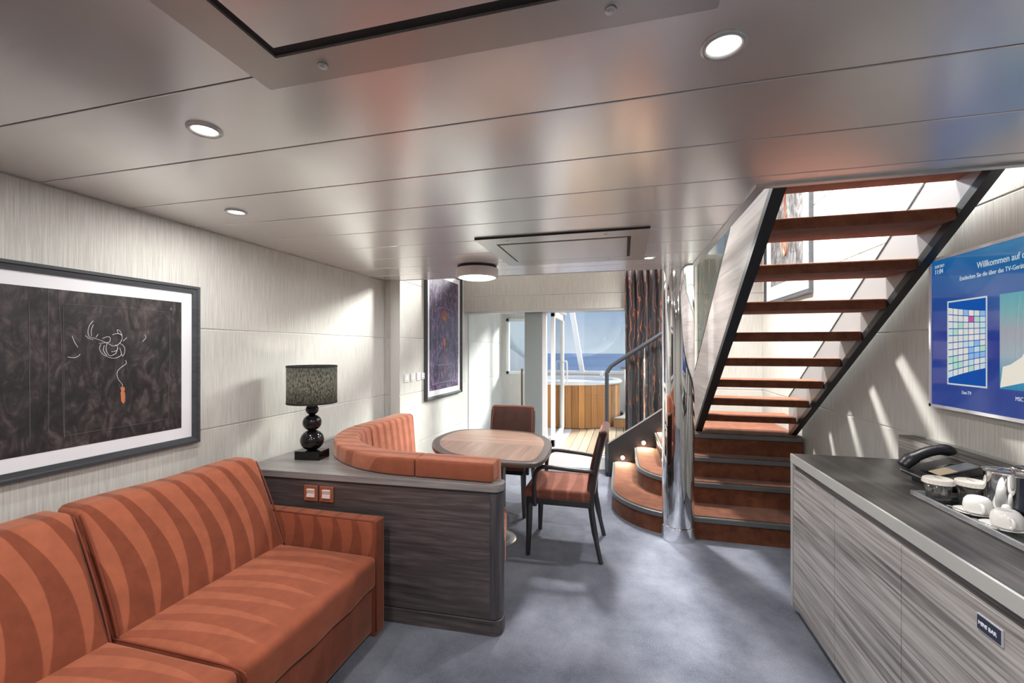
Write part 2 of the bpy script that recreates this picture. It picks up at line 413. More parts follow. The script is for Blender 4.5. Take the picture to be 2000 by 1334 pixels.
wn = thing('window_1', 'small white framed window in the end wall of the balcony', 'window', ((WX0+WX1)/2, 7.3, WZ0)); wn['kind'] = 'structure'
bm = bm_new()
for q in ((WX0, WX0+.045, WZ0, WZ1), (WX1-.045, WX1, WZ0, WZ1), (WX0, WX1, WZ0, WZ0+.045), (WX0, WX1, WZ1-.045, WZ1)): box(bm, q[0], q[1], 7.245, 7.33, q[2], q[3])
obj('window_frame', bm, M['white'], wn)
obj('pane', B(WX0+.045, WX1-.045, 7.29, 7.296, WZ0+.045, WZ1-.045), M['glass'], wn)
struct('balcony_soffit', B(DX-.1, -.55, BY+.11, 7.36, 2.17, 2.30), M['white'])
struct('balcony_divider', prism(bm_new(), [(-2.9, 8.9), (-1.9, 9.38), (-2.0, 9.45), (-3.0, 9.0)], -.05, 3.2), M['white'])
bw = struct('bulwark', B(-3.2, 3.2, 9.4, 9.5, -.1, .97), M['white'])
obj('bulwark_cap', B(-3.2, 3.2, 9.33, 9.56, .97, 1.02), M['white'], bw, bevel=.008)
obj('rub_rail', B(-3.2, 3.2, 9.375, 9.4, .86, .89), M['white'], bw, bevel=.004)
ws = struct('windscreen', B(-3.2, 3.2, 9.40, 9.46, 1.02, 1.035), M['white'])
def slope(z): return 9.43-(z-1.02)*.60
for x in (-2.6, -.875, .85, 2.5):
    obj('mullion', prism(bm_new(), [(slope(1.02)-.05, 1.02), (slope(1.02)+.05, 1.02), (slope(3.0)+.05, 3.0), (slope(3.0)-.05, 3.0)], 0, .1, 'x'), M['white'], ws)
    me = ws.children[-1].data
    for v in me.vertices:       # lean each mullion sideways as it rises
        wz = v.co.z+ROOT[ws.name].z
        v.co.x += x-.05-(wz-1.02)*.105
for a, b in ((-2.6, -.875), (-.875, .85), (.85, 2.5)):
    bm = bm_new(); vs = [bm.verts.new(p) for p in ((a, slope(1.03), 1.03), (b, slope(1.03), 1.03), (b-.2, slope(3.0), 3.0), (a-.2, slope(3.0), 3.0))]
    f = bm.faces.new(vs); r_ = bmesh.ops.extrude_face_region(bm, geom=[f]); bmesh.ops.translate(bm, verts=[v for v in r_['geom'] if isinstance(v, bmesh.types.BMVert)], vec=(0, .008, .004))
    obj('pane', bm, M['glass'], ws)

# ---- sea
m = mat('sea_water', srgb(58, 82, 118), .5); a = noise(m, coords(m, (.02, .02, .02)), 1, 6, .6, .4); b = noise(m, coords(m, (.004, .0012, 1)), 1, 3)
L(m, ramp(m, b, [(.3, srgb(66, 92, 130)), (.7, srgb(92, 118, 152))]), P(m).inputs['Base Color']); bump(m, a, .6, 3.0)
sea = bm_new(); prism(sea, [(-3500, 12), (3500, 12), (3500, 2650), (-3500, 2650)], -25.2, -25)
obj('sea', sea, m, label='open blue sea reaching to the horizon beyond the balcony', cat='sea', kind='stuff')

# ================================================================== BALCONY DOORS
d = thing('door_1', 'fixed glass balcony door panel with tall bronze bar handle', 'door', (-1.6, BY+.1, DZ)); d['kind'] = 'structure'
obj('glass_leaf', B(DX+.01, -1.25, BY+.085, BY+.095, DZ+.01, 1.975), M['glass'], d)
obj('door_handle', tube(bm_new(), smooth_path([(-1.29, BY+.06, 1.21), (-1.29, BY+.035, 1.21), (-1.29, BY+.035, .76), (-1.29, BY+.06, .76)], 4), .012, 10), mat('bronze_bar', srgb(120, 104, 84), .3, .8), d, smooth=True)
struct('door_post', B(-1.25, -1.02, BY+.02, BY+.13, DZ, 1.975), mat('grey_green_post', srgb(140, 148, 148), .35, .2), bevel=.006)
d = thing('door_2', 'open white framed glass balcony door swung outwards beside the tub', 'door', (-.93, 6.1, DZ)); d['kind'] = 'structure'
obj('door_jamb', B(-1.02, -.97, BY+.05, BY+.16, DZ, 1.975), M['white'], d)
bm = bm_new(); x0, x1, ya, yb, za, zb = -.935, -.885, BY+.2, 6.62, .20, 2.02
for q in ((ya, ya+.07, za, zb), (yb-.07, yb, za, zb), (ya, yb, za, za+.10), (ya, yb, zb-.09, zb)): box(bm, x0, x1, q[0], q[1], q[2], q[3])
lf = obj('door_leaf', bm, M['white'], d, bevel=.004)
obj('pane', B(-.913, -.907, ya+.07, yb-.07, za+.1, zb-.09), M['glass'], lf)
obj('gasket', B(-.918, -.902, ya+.07, ya+.08, za+.1, zb-.09), M['black_mat'], lf)
obj('pull_handle', tube(bm_new(), smooth_path([(-.885, yb-.10, 1.3), (-.835, yb-.10, 1.3), (-.835, yb-.10, .98), (-.885, yb-.10, .98)], 5), .012), M['white'], lf, smooth=True)
obj('leaf_cap', B(-.95, -.85, ya, yb+.05, zb, zb+.04), M['white'], lf, bevel=.01)
d = thing('door_3', 'frameless glass pane of the balcony front beside the curtain', 'door', (0, BY+.06, DZ)); d['kind'] = 'structure'
obj('glass_leaf', B(-.48, .5, BY+.055, BY+.063, DZ+.014, 1.975), M['glass'], d)

# ================================================================== BALCONY THINGS
TC, TR = (-.93, 8.12), .86
t = thing('hot_tub', 'round white hot tub clad in upright golden wooden slats', 'hot tub', (TC[0], TC[1], DZ))
n = 49
for i in range(n):
    th = 2*PI*i/n
    bm = B(-.0535, .0535, -.012, .012, DZ+.01, .885)
    bmesh.ops.transform(bm, matrix=Matrix.Translation((TC[0]+TR*math.cos(th), TC[1]+TR*math.sin(th), 0)) @ Matrix.Rotation(th+PI/2, 4, 'Z'), verts=bm.verts)
    obj('slat', bm, M['slat_a'][(i*i+i//3) % 4], t, bevel=.003, seg=1)
obj('tub_core', lathe(bm_new(), [(TR-.02, DZ), (TR-.02, .88)], 48, TC), M['dark_gap'], t)
obj('tub_rim', lathe(bm_new(), [(TR-.01, .885), (TR+.035, .89), (TR+.045, .92), (TR+.03, .945), (TR-.10, .95), (TR-.14, .93), (TR-.2, .6), (.02, .55)], 56, TC), M['white'], t, smooth=True)
obj('tap', lathe(bm_new(), [(.03, .95), (.03, 1.05), (.022, 1.075), (.001, 1.08)], 14, (-.42, 8.62)), M['white'], t, smooth=True)
t = thing('tub_step', 'low wooden step with pale top beside the hot tub', 'step', (.15, 8.0, DZ))
arc = [(TC[0]+.93*math.cos(a), TC[1]+.93*math.sin(a)) for a in [(24-58*i/14)*PI/180 for i in range(15)]]
obj('step_body', prism(bm_new(), arc+[(.62, 7.575), (.62, 8.5)], DZ, .30), M['dark_gap'], t)
obj('step_top', prism(bm_new(), arc+[(.66, 7.535), (.66, 8.5)], .30, .325), mat('pale_step_top', srgb(214, 204, 190), .6), t, bevel=.004)
for i in range(8):
    obj('slat', B(-.165+.1*i, -.068+.1*i, 7.556, 7.574, DZ+.004, .298), M['slat_a'][(i*5+1) % 4], t, bevel=.002, seg=1)
t = thing('deck_rail', 'low balcony rail with wooden top beside the hot tub', 'rail', (.4, 8.85, DZ))
obj('top_rail', cyl(bm_new(), (-.06, 8.95, 1.12), (.95, 8.75, 1.12), .022, 12), M['slat_a'][2], t, smooth=True)
for x in (.02, .85): obj('post', cyl(bm_new(), (x, 8.95-(x+.06)*.198, DZ), (x, 8.95-(x+.06)*.198, 1.10), .014), M['white'], t, smooth=True)
t = thing('balcony_lamp', 'small caged white lamp under the balcony ceiling', 'lamp', (-1.86, 6.6, 2.08))
obj('lamp_base', lathe(bm_new(), [(.09, 2.145), (.09, 2.17)], 24, (-1.86, 6.6)), M['white'], t)
obj('lamp_dome', lathe(bm_new(), [(.001, 2.085), (.05, 2.095), (.075, 2.13), (.075, 2.145)], 24, (-1.86, 6.6)), M['porcelain'], t, smooth=True)
for k in range(3):
    th = k*PI/3; obj('cage_wire', tube(bm_new(), [(-1.86+.09*math.cos(th)*math.cos(a), 6.6+.09*math.sin(th)*math.cos(a), 2.145-.07*math.sin(a)) for a in [PI*i/10 for i in range(11)]], .004, 6), M['alu'], t)
# ================================================================== CEILING FITTINGS
hx0, hx1, hy0, hy1 = -.86, .174, -.35, .895
t = thing('ceiling_hatch', 'large recessed service hatch with dark groove in ceiling nearest the camera', 'ceiling hatch', ((hx0+hx1)/2, .3, H-.01))
bm = bm_new()
ix0, ix1, iy0, iy1 = -.755, .07, -.25, .80
for q in ((hx0, hx1, hy0, iy0), (hx0, hx1, iy1, hy1), (hx0, ix0, iy0, iy1), (ix1, hx1, iy0, iy1)): box(bm, *q, H-.008, H)
obj('hatch_frame', bm, M['vent'], t)
obj('hatch_groove', B(ix0, ix1, iy0, iy1, H-.002, H), M['dark_gap'], t)
obj('hatch_panel', B(ix0+.022, ix1-.022, iy0+.022, iy1-.03, H-.010, H-.002), M['ceil'], t, bevel=.002)
for x, y in ((-.668, .846), (-.024, .846)): obj('screw_cap', lathe(bm_new(), [(.001, H-.014), (.010, H-.013), (.012, H-.008)], 16, (x, y)), M['alu'], t, smooth=True)
vx0, vx1, vy0, vy1 = -.86, .14, 2.43, 3.25
t = thing('ceiling_vent', 'rectangular metal air vent panel in ceiling above the dining chairs', 'vent', ((vx0+vx1)/2, 2.84, H-.012))
bm = bm_new(); ix0, ix1, iy0, iy1 = -.765, .042, 2.56, 3.11
for q in ((vx0, vx1, vy0, iy0), (vx0, vx1, iy1, vy1), (vx0, ix0, iy0, iy1), (ix1, vx1, iy0, iy1)): box(bm, *q, H-.01, H-.002)
obj('vent_frame', bm, M['vent'], t)
obj('vent_slot', B(ix0, ix1, iy0, iy1, H-.003, H-.001), M['dark_gap'], t)
obj('vent_flap', B(ix0+.012, ix1-.02, iy0+.022, iy1-.012, H-.012, H-.003), M['vent'], t, bevel=.002)
obj('frame_edge', B(vx0, vx1, vy0-.008, vy0, H-.01, H), M['dark_gap'], t)
for x in (-.67, -.10):
    for y in (2.49, 3.17): obj('screw_cap', lathe(bm_new(), [(.001, H-.0125), (.008, H-.012), (.009, H-.01)], 12, (x, y)), M['alu'], t, smooth=True)
def downlight(x, y, label, r=.047):
    t = thing('downlight', label, 'ceiling light', (x, y, H-.012), 'round recessed downlights in the metal ceiling')
    obj('ring', lathe(bm_new(), [(r, H), (r, H-.004), (r-.004, H-.008), (r-.012, H-.006), (r-.014, H-.001)], 32, (x, y), False), M['alu'], t, smooth=True)
    obj('diffuser', lathe(bm_new(), [(.001, H-.003), (r-.014, H-.002)], 28, (x, y), False), M['led'], t)
downlight(*DOWN[0], 'large round downlight between the hatch and the stairs, upper right')
downlight(*DOWN[1], 'round downlight in metal ceiling just left of the service hatch')
downlight(*DOWN[2], 'small round downlight in ceiling above the framed picture and sofa')
downlight(*DOWN[3], 'tiny round downlight beside the curtain and steel pillar', .045)
t = thing('ceiling_drum_light', 'white drum shaped ceiling light with glowing bluish diffuser above the table', 'ceiling light', (-1.13, 3.25, H-.11))
obj('mount', lathe(bm_new(), [(.155, H), (.155, H-.022)], 40, (-1.13, 3.25)), M['dark_gap'], t)
obj('drum_shade', lathe(bm_new(), [(.163, H-.02), (.168, H-.025), (.168, H-.088), (.150, H-.092), (.150, H-.03)], 48, (-1.13, 3.25), False), mat('drum_shade', srgb(205, 196, 192), .5), t, smooth=False)
obj('diffuser', lathe(bm_new(), [(.145, H-.06), (.138, H-.088), (.12, H-.10), (.001, H-.104)], 40, (-1.13, 3.25), False), M['led_cool'], t, smooth=True)
light('drum_light_lamp', 'AREA', (-1.13, 3.25, H-.112), 10, (.95, .97, 1), .24)

# ================================================================== STEEL PILLAR
pc = (.42, 3.645)
t = thing('pillar', 'polished steel column standing in front of the stairs', 'pillar', (pc[0], pc[1], 0))
obj('shaft', lathe(bm_new(), [(.122, .11), (.122, H)], 64, pc), M['chrome'], t, smooth=True)
obj('base_sleeve', lathe(bm_new(), [(.128, .0), (.128, .112), (.122, .116)], 64, pc), M['chrome'], t, smooth=True)
for o in t.children:
    b = o.modifiers.new('es', 'EDGE_SPLIT'); b.split_angle = math.radians(40)

# ================================================================== STAIRCASE
ST = thing('staircase', 'staircase with rust carpeted curved lower steps and open upper treads', 'staircase', (.9, 4.2, 0))
def step_outline(x0, y0, r, ins=0, xr=1.5, yb=5.17):
    x0 += ins; y0 += ins; r = max(r-ins, .02)
    pts = [(xr, yb), (x0, yb)]
    for i in range(17):
        a = PI+PI/2*i/16
        pts.append((x0+r+r*math.cos(a), y0+r+r*math.sin(a)))
    pts.append((xr, y0)); return pts
RS = .184
for k, (x0, y0, r) in enumerate(((-.12, 3.63, .62), (.12, 3.937, .5), (.34, 4.08, .34), (.56, 4.21, .12))):
    zt = RS*(k+1); zb = RS*k
    s = obj('step', prism(bm_new(), step_outline(x0, y0, r, .022), zb+.001, zt-.042), M['rust'], ST)
    obj('nosing', prism(bm_new(), step_outline(x0, y0, r), zt-.042, zt-.004), M['nosing'], s, bevel=.004)
    obj('tread_carpet', prism(bm_new(), step_outline(x0, y0, r, .026), zt-.004, zt+.002), M['rust'], s)
def line(Y): return 2.2-.693*(Y-2.185)
for k in range(9):
    zt = .912+.1747*k; yb = 4.184-.263*k
    obj('tread', rbox(bm_new(), .70, 1.435, yb, yb+.28, zt-.057, zt, .008, 2, k=2), M['rust'], ST)
def stringer(x0, x1, hgt, m, ytop):
    o = obj('stringer', prism(bm_new(), [(4.36, line(4.36)+.03), (2.02, line(2.02)+.03), (ytop, min(line(ytop)+hgt, H+.155)), (4.36, line(4.36)+hgt)], x0, x1, 'x'), m, ST)
    obj('lower_edge', prism(bm_new(), [(4.38, line(4.38)-.0), (2.0, line(2.0)-.0), (2.0, line(2.0)+.05), (4.38, line(4.38)+.05)], x0-.003, x1+.003, 'x'), M['steel_dark'], o)
    return o
ol = stringer(.65, .70, .60, M['gwood_s'], 2.89)
orr = stringer(1.435, 1.473, .37, mat('grey_stringer', srgb(150, 151, 152), .3, .4), 2.555)
obj('upper_edge', prism(bm_new(), [(4.36, line(4.36)+.37), (2.56, line(2.56)+.37), (2.56, line(2.56)+.385), (4.36, line(4.36)+.385)], 1.433, 1.475, 'x'), M['steel_dark'], orr)
obj('upper_edge', prism(bm_new(), [(4.36, line(4.36)+.60), (2.90, line(2.90)+.60), (2.90, line(2.90)+.61), (4.36, line(4.36)+.61)], .648, .702, 'x'), M['steel_dark'], ol)
# glass between the left stringer and the ceiling opening
for a, b in ((2.92, 3.20), (3.21, 4.36)):
    obj('glass_panel', prism(bm_new(), [(b, line(b)+.615), (a, min(line(a)+.615, H+.10)), (a, H+.14), (b, H+.14)], .668, .678, 'x'), M['glass_stair'], ST)
obj('side_panel', prism(bm_new(), [(-.2, 0), (.63, 0), (.63, .955), (-.2, .37)], 5.18, 5.215, 'y'), M['steel_dark'], ST, bevel=.003)
obj('panel_cap', prism(bm_new(), [(-.2, .37), (.63, .955), (.63, .967), (-.2, .382)], 5.176, 5.219, 'y'), M['alu'], ST)
hp = smooth_path([(-.19, 5.197, .02), (-.19, 5.197, .5), (-.19, 5.197, 1.16), (-.182, 5.197, 1.23), (-.15, 5.197, 1.285), (-.09, 5.197, 1.335), (.2, 5.197, 1.53), (.66, 5.197, 1.83)], 6)
obj('handrail', tube(bm_new(), hp, .024, 12), M['rail'], ST, smooth=True)
obj('baluster', cyl(bm_new(), (.232, 5.197, .675), (.232, 5.197, 1.54), .013, 12), M['chrome'], ST, smooth=True)
obj('glass_panel', prism(bm_new(), [(-.15, .43), (.62, .965), (.62, 1.77), (-.08, 1.31), (-.15, 1.25)], 5.194, 5.2, 'y'), M['glass'], ST)
for x, z in ((-.01, .235), (.224, .42), (.45, .60)):
    s = obj('step_light', prism(bm_new(), [(x+.026*math.cos(2*PI*i/20), z+.026*math.sin(2*PI*i/20)) for i in range(20)], 5.172, 5.181, 'y'), M['alu'], ST)
    obj('lens', prism(bm_new(), [(x+.018*math.cos(2*PI*i/20), z+.018*math.sin(2*PI*i/20)) for i in range(20)], 5.168, 5.173, 'y'), M['step_led'], s)
    light('step_lamp', 'SPOT', (x, 5.165, z+.01), 22, (1, .80, .52), .012, (math.radians(-32), 0, 0), spot_size=math.radians(130), spot_blend=.6)

# ================================================================== CURTAIN
m = mat('curtain_print', srgb(26, 32, 42), .7); P(m).inputs['Sheen Weight'].default_value = .2
wv = N(m.node_tree, 'ShaderNodeTexWave', wave_type='BANDS', bands_direction='X'); wv.inputs['Scale'].default_value = 2.2; wv.inputs['Distortion'].default_value = 9.0
wv.inputs['Detail'].default_value = 2; wv.inputs['Detail Scale'].default_value = 1.2
L(m, coords(m, (3.2, 3.2, 1.6)), wv.inputs['Vector'])
L(m, ramp(m, wv.outputs['Fac'], [(.0, srgb(22, 27, 36)), (.93, srgb(30, 36, 46)), (.97, srgb(150, 78, 48)), (1.0, srgb(170, 90, 56))]), P(m).inputs['Base Color'])
def curtain():
    bm = bm_new(); nx, nz = 120, 10; rows = []
    for j in range(nz+1):
        z = .03+2.50*j/nz; r = []
        for i in range(nx+1):
            u = i/nx; x = .02+.60*u
            amp = .045*(1-.25*j/nz)
            r.append(bm.verts.new((x+.008*math.sin(u*31+j*.35), 5.31+amp*math.sin(u*2*PI*7.5+.25*math.sin(j*.6))+.012*math.sin(u*47+j*.5), z)))
        rows.append(r)
    for a, b in zip(rows, rows[1:]):
        for i in range(nx): bm.faces.new((a[i], a[i+1], b[i+1], b[i]))
    return bm
cu = obj('curtain', curtain(), m, smooth=True, label='dark navy curtain with orange wavy lines hanging beside the balcony door', cat='curtain')
so = cu.modifiers.new('thick', 'SOLIDIFY'); so.thickness = .006
# ================================================================== SOFA
S = thing('sofa', 'rust orange suede sofa with curved tonal stripes along the left wall', 'sofa', (-1.72, 1.165, 0))
obj('base', rbox(bm_new(), -2.14, -1.262, .335, 1.98, .03, .285, .015, 4, k=2), M['su_plain'], S, smooth=True)
def crown(x0, x1, y0, y1, zt, c):
    def f(p):
        u = max(0, 1-((p.x-(x0+x1)/2)/((x1-x0)/2))**2); v = max(0, 1-((p.y-(y0+y1)/2)/((y1-y0)/2))**2)
        if p.z > zt-.06: p = p+Vector((0, 0, c*(u**.5)*(v**.5)+.003*math.sin(p.y*21+p.x*9)*u*v))
        if p.x > x1-.05: p = p+Vector((.012*v+.004*math.sin(p.y*26), 0, 0))
        return p
    return f
for y0, y1 in ((1.168, 1.975), (.36, 1.162)):
    c = obj('seat_cushion', rbox(bm_new(), -1.90, -1.235, y0, y1, .272, .432, .028, 12, crown(-1.90, -1.235, y0, y1, .432, .010)), M['su_seat'], S, smooth=True)
    pipe = smooth_path([(-1.84, y0+.004, .425), (-1.5, y0+.003, .428), (-1.25, y0+.006, .415), (-1.236, y0+.006, .36), (-1.236, y0+.006, .29)], 5)
    obj('piping', tube(bm_new(), pipe, .004, 6), M['seam'], c, smooth=True)
def backfn(y0, y1):
    def f(p):
        v = max(0, 1-((p.y-(y0+y1)/2)/((y1-y0)/2))**2)
        t = (p.z-.43)/.46
        x = p.x-.20*t
        if p.x > -1.87: x += .016*(v**.5)*max(0, 1-(2*t-1)**2)
        return Vector((x, p.y, p.z+.004*math.sin(p.y*11)*(t > .8)))
    return f
for y0, y1 in ((1.170, 1.992), (.338, 1.158)):
    c = obj('back_cushion', rbox(bm_new(), -1.96, -1.81, y0, y1, .405, .888, .032, 12, backfn(y0, y1)), M['su_back'], S, smooth=True)
    for ye in (y0+.006, y1-.006):
        obj('piping', tube(bm_new(), smooth_path([(-1.812, ye, .42), (-1.86, ye, .56), (-1.95, ye, .76), (-2.01, ye, .868)], 5), .004, 6), M['seam'], c, smooth=True)
for y0, y1 in ((1.985, 2.070), (.247, .332)):
    c = obj('armrest', rbox(bm_new(), -2.16, -1.246, y0, y1, .0, .600, .010, 6, k=2), M['su_arm'], S, smooth=True)
    ys = y0+.004 if y0 > 1 else y1-.004
    obj('piping', tube(bm_new(), [(-1.248, ys, .03), (-1.248, ys, .592), (-1.26, ys, .600), (-2.0, ys, .600)], .004, 6), M['seam'], c, smooth=True)

# ================================================================== BANQUETTE WITH WOODEN DIVIDER
BQ = thing('banquette', 'curved rust banquette built against a dark wooden room divider', 'banquette', (-1.4, 2.6, 0))
ac, R0 = (-1.2, 3.055), .885
def bpath(off=0, a0=0.0, a1=1.0, n=60):
    """centre line of the backrest from the free end (0) round the corner to the wall (1); off = inwards"""
    l1, l2, l3 = .53, R0*PI/2, .63; T = l1+l2+l3; out = []
    for i in range(n+1):
        s = (a0+(a1-a0)*i/n)*T
        if s < l1: p, nn = Vector((-.67-s, 2.17)), Vector((0, 1))
        elif s < l1+l2:
            a = -PI/2-(s-l1)/R0; p = Vector((ac[0]+R0*math.cos(a), ac[1]+R0*math.sin(a))); nn = Vector((-math.cos(a), -math.sin(a)))
        else: p, nn = Vector((ac[0]-R0, ac[1]+(s-l1-l2))), Vector((1, 0))
        out.append(p+nn*off)
    return out
def sweep(prof, a0, a1, n=40):
    bm = bm_new(); rings = []
    paths = [bpath(o, a0, a1, n) for o, z in prof]
    for i in range(n+1): rings.append([bm.verts.new((paths[k][i].x, paths[k][i].y, prof[k][1])) for k in range(len(prof))])
    m = len(prof)
    for a, b in zip(rings, rings[1:]):
        for k in range(m): bm.faces.new((a[k], a[(k+1) % m], b[(k+1) % m], b[k]))
    bm.faces.new(rings[0]); bm.faces.new(rings[-1][::-1]); bmesh.ops.recalc_face_normals(bm, faces=bm.faces[:]); return bm
FL = lambda x: 2.145+.04*(x+.7)
rc = .05; xe = -.622
ic = [(p.x, p.y) for p in bpath(.095, 0, 1, 40)]
front_end = [(xe-rc+rc*math.sin(PI/2*i/8), FL(xe)+rc-rc*math.cos(PI/2*i/8)) for i in range(9)]
back_end = [(xe-rc+rc*math.cos(PI/2*i/8), 2.265-rc+rc*math.sin(PI/2*i/8)) for i in range(9)]
outline = [(-2.232, FL(-2.232))]+front_end+back_end+ic[2:-1]+[(ic[-1][0], 3.70), (-2.232, 3.70)]
obj('divider_body', prism(bm_new(), outline, .085, .75), M['dwood'], BQ)
def grow(pts, d):   # shift the front and the free end outwards a little
    return [(x+(d if x > -.70 else 0), y-(d if y < 2.22 else 0)) for x, y in pts]
obj('shelf_top', prism(bm_new(), grow(outline, .008), .752, .79), M['shelf'], BQ, bevel=.003)
obj('shelf_edge', prism(bm_new(), grow(outline, .004), .744, .753), M['dark_gap'], BQ)
ft = front_end[3]
post = front_end+back_end+[(-.675, 2.262), (-.675, FL(-.675))]
obj('end_post', prism(bm_new(), [(x+(.002 if x > -.67 else 0), y-(.002 if y < 2.2 else -.002)) for x, y in post], .085, .744), M['dwood_z'], BQ)
obj('plinth', prism(bm_new(), grow(outline, .006), 0, .08), M['dwood'], BQ, bevel=.004)
obj('plinth_groove', prism(bm_new(), grow(outline, -.004), .078, .087), M['dark_gap'], BQ)
def backprof():
    z0, zt = .793, .893; r = .018; o = .172
    p = [(.0, z0), (.0, zt-r)]
    p += [(r-r*math.cos(a), zt-r+r*math.sin(a)) for a in (PI/8, PI/4, 3*PI/8, PI/2)]
    p += [(o-r*2+r*2*math.sin(a), zt-r*2+r*2*math.cos(a)) for a in (0, PI/8, PI/4, 3*PI/8, PI/2)]
    p += [(o+.03, .47), (.098, .47), (.098, z0)]
    return p
T_ = .53+R0*PI/2+.63
for a0, a1 in ((0, .45/T_), (.456/T_, (.53+R0*PI/2-.09)/T_), ((.53+R0*PI/2-.084)/T_, 1.0)):
    c = obj('backrest_cushion', sweep(backprof(), a0, a1, 40), M['su_banq'], BQ)
    b = c.modifiers.new('b', 'BEVEL'); b.width = .008; b.segments = 2; b.limit_method = 'ANGLE'; b.angle_limit = math.radians(50)
    for p in c.data.polygons: p.use_smooth = True
so_ = [(p.x, p.y) for p in bpath(.205, 0, 1, 40)]; si = [(p.x, p.y) for p in bpath(.60, 0.055, 1, 40)]
seat_pts = [(-.628, 2.38), (-.628, 2.44)]
seat_out = [(-.632, 2.285)]+[(x, y) for x, y in so_[3:]]
seat_in = si[::-1]
seat_o = seat_out+seat_in+[(-.755, 2.765), (-.735, 2.70), (-.69, 2.5), (-.65, 2.36)]
obj('seat_base', prism(bm_new(), [(p.x, p.y) for p in bpath(.10, .05, 1, 40)]+[(p.x, p.y) for p in bpath(.50, .05, 1, 40)][::-1], 0, .30), M['dwood'], BQ)
obj('seat_cushion', prism(bm_new(), seat_o, .305, .455), M['su_banq'], BQ, bevel=.02, seg=3)

def switch(name, label, loc, rotz, fm, rm, w=.088):
    t = thing(name, label, 'switch', (0, 0, 0))
    bm = bm_new(); h = w/2
    for q in ((-h, -h*.62, -h, h), (h*.62, h, -h, h), (-h*.62, h*.62, -h, -h*.62), (-h*.62, h*.62, h*.62, h)): box(bm, q[0], q[1], -.010, 0, q[2], q[3])
    obj('frame', bm, fm, t, bevel=.002, seg=1)
    obj('rocker', prism(bm_new(), [(-.004, -h*.62), (-.016, -h*.5), (-.011, 0), (-.016, h*.5), (-.004, h*.62)], -h*.58, h*.58, 'x'), rm, t, bevel=.0015, seg=1)
    t.location = loc; t.rotation_euler = (0, 0, rotz); return t
cop = mat('copper_switch_frame', srgb(176, 112, 84), .3, .5); ros = mat('pale_rocker', srgb(228, 212, 208), .25, .2)
for x, l in ((-1.735, 'left copper framed light switch on the dark divider above the sofa arm'), (-1.635, 'right copper framed light switch on the dark divider above the sofa arm')):
    switch('light_switch', l, (x, FL(x)-.001, .675), math.atan(.04), cop, ros)
wh = mat('white_switch', srgb(226, 226, 224), .3)
for y, l in ((3.825, 'leftmost of four small white wall switches beside the purple picture'), (3.955, 'second from left of four small white wall switches'), (4.085, 'third from left of four small white wall switches'), (4.19, 'rightmost small white wall switch, right against the purple picture frame')):
    switch('wall_switch', l, (DX+.001, y, 1.215), PI/2, wh, M['white'], .08 if y < 4.15 else .07)

# ================================================================== TABLE LAMP
lx, ly, lz = -1.965, 2.385, .79
t = thing('table_lamp', 'table lamp of three stacked black balls with dark fabric shade', 'lamp', (lx, ly, lz))
bm = bm_new(); box(bm, -.085, .085, -.06, .06, lz, lz+.055)
bmesh.ops.transform(bm, matrix=Matrix.Translation((lx, ly, 0)) @ Matrix.Rotation(.12, 4, 'Z'), verts=bm.verts)
obj('lamp_base', bm, M['black'], t, bevel=.003)
z = lz+.055
for r in (.073, .058, .04):
    obj('ball', sph(bm_new(), (lx, ly, z+r*.88), r, .93), M['black'], t, smooth=True); z += r*1.74
obj('lamp_neck', lathe(bm_new(), [(.014, z-.01), (.014, z+.03), (.008, z+.03), (.008, z+.12)], 16, (lx, ly)), M['chrome'], t)
m = mat('shade_fabric', srgb(46, 46, 46), .8)
a = noise(m, coords(m, (200, 200, 55)), 1, 3, .7)
L(m, ramp(m, a, [(.42, srgb(34, 34, 35)), (.6, srgb(84, 84, 80))]), P(m).inputs['Base Color'])
P(m).inputs['Emission Strength'].default_value = 0
tb = N(m.node_tree, 'ShaderNodeBsdfTranslucent'); L(m, ramp(m, a, [(.40, (.10, .10, .09, 1)), (.6, (.80, .79, .72, 1))]), tb.inputs[0])
ad = N(m.node_tree, 'ShaderNodeMixShader'); ad.inputs[0].default_value = .5
L(m, P(m).outputs[0], ad.inputs[1]); L(m, tb.outputs[0], ad.inputs[2]); L(m, ad.outputs[0], m.node_tree.nodes['Material Output'].inputs[0])
zs0, zs1 = 1.155, 1.388
sh = obj('lamp_shade', lathe(bm_new(), [(.152, zs0), (.152, zs1)], 56, (lx, ly), False), m, t, smooth=True)
q = sh.modifiers.new('thick', 'SOLIDIFY'); q.thickness = .003
for zz in (zs0, zs1): obj('shade_band', lathe(bm_new(), [(.1535, zz-.006), (.1535, zz+.006)], 56, (lx, ly), False), mat('shade_band', srgb(28, 28, 29), .7), sh)
obj('bulb', sph(bm_new(), (lx, ly, 1.27), .028), emit('bulb', (1, .9, .7, 1), 6), t, smooth=True)
light('table_lamp_bulb', 'POINT', (lx, ly, 1.27), 14, (1, .93, .80), .03)

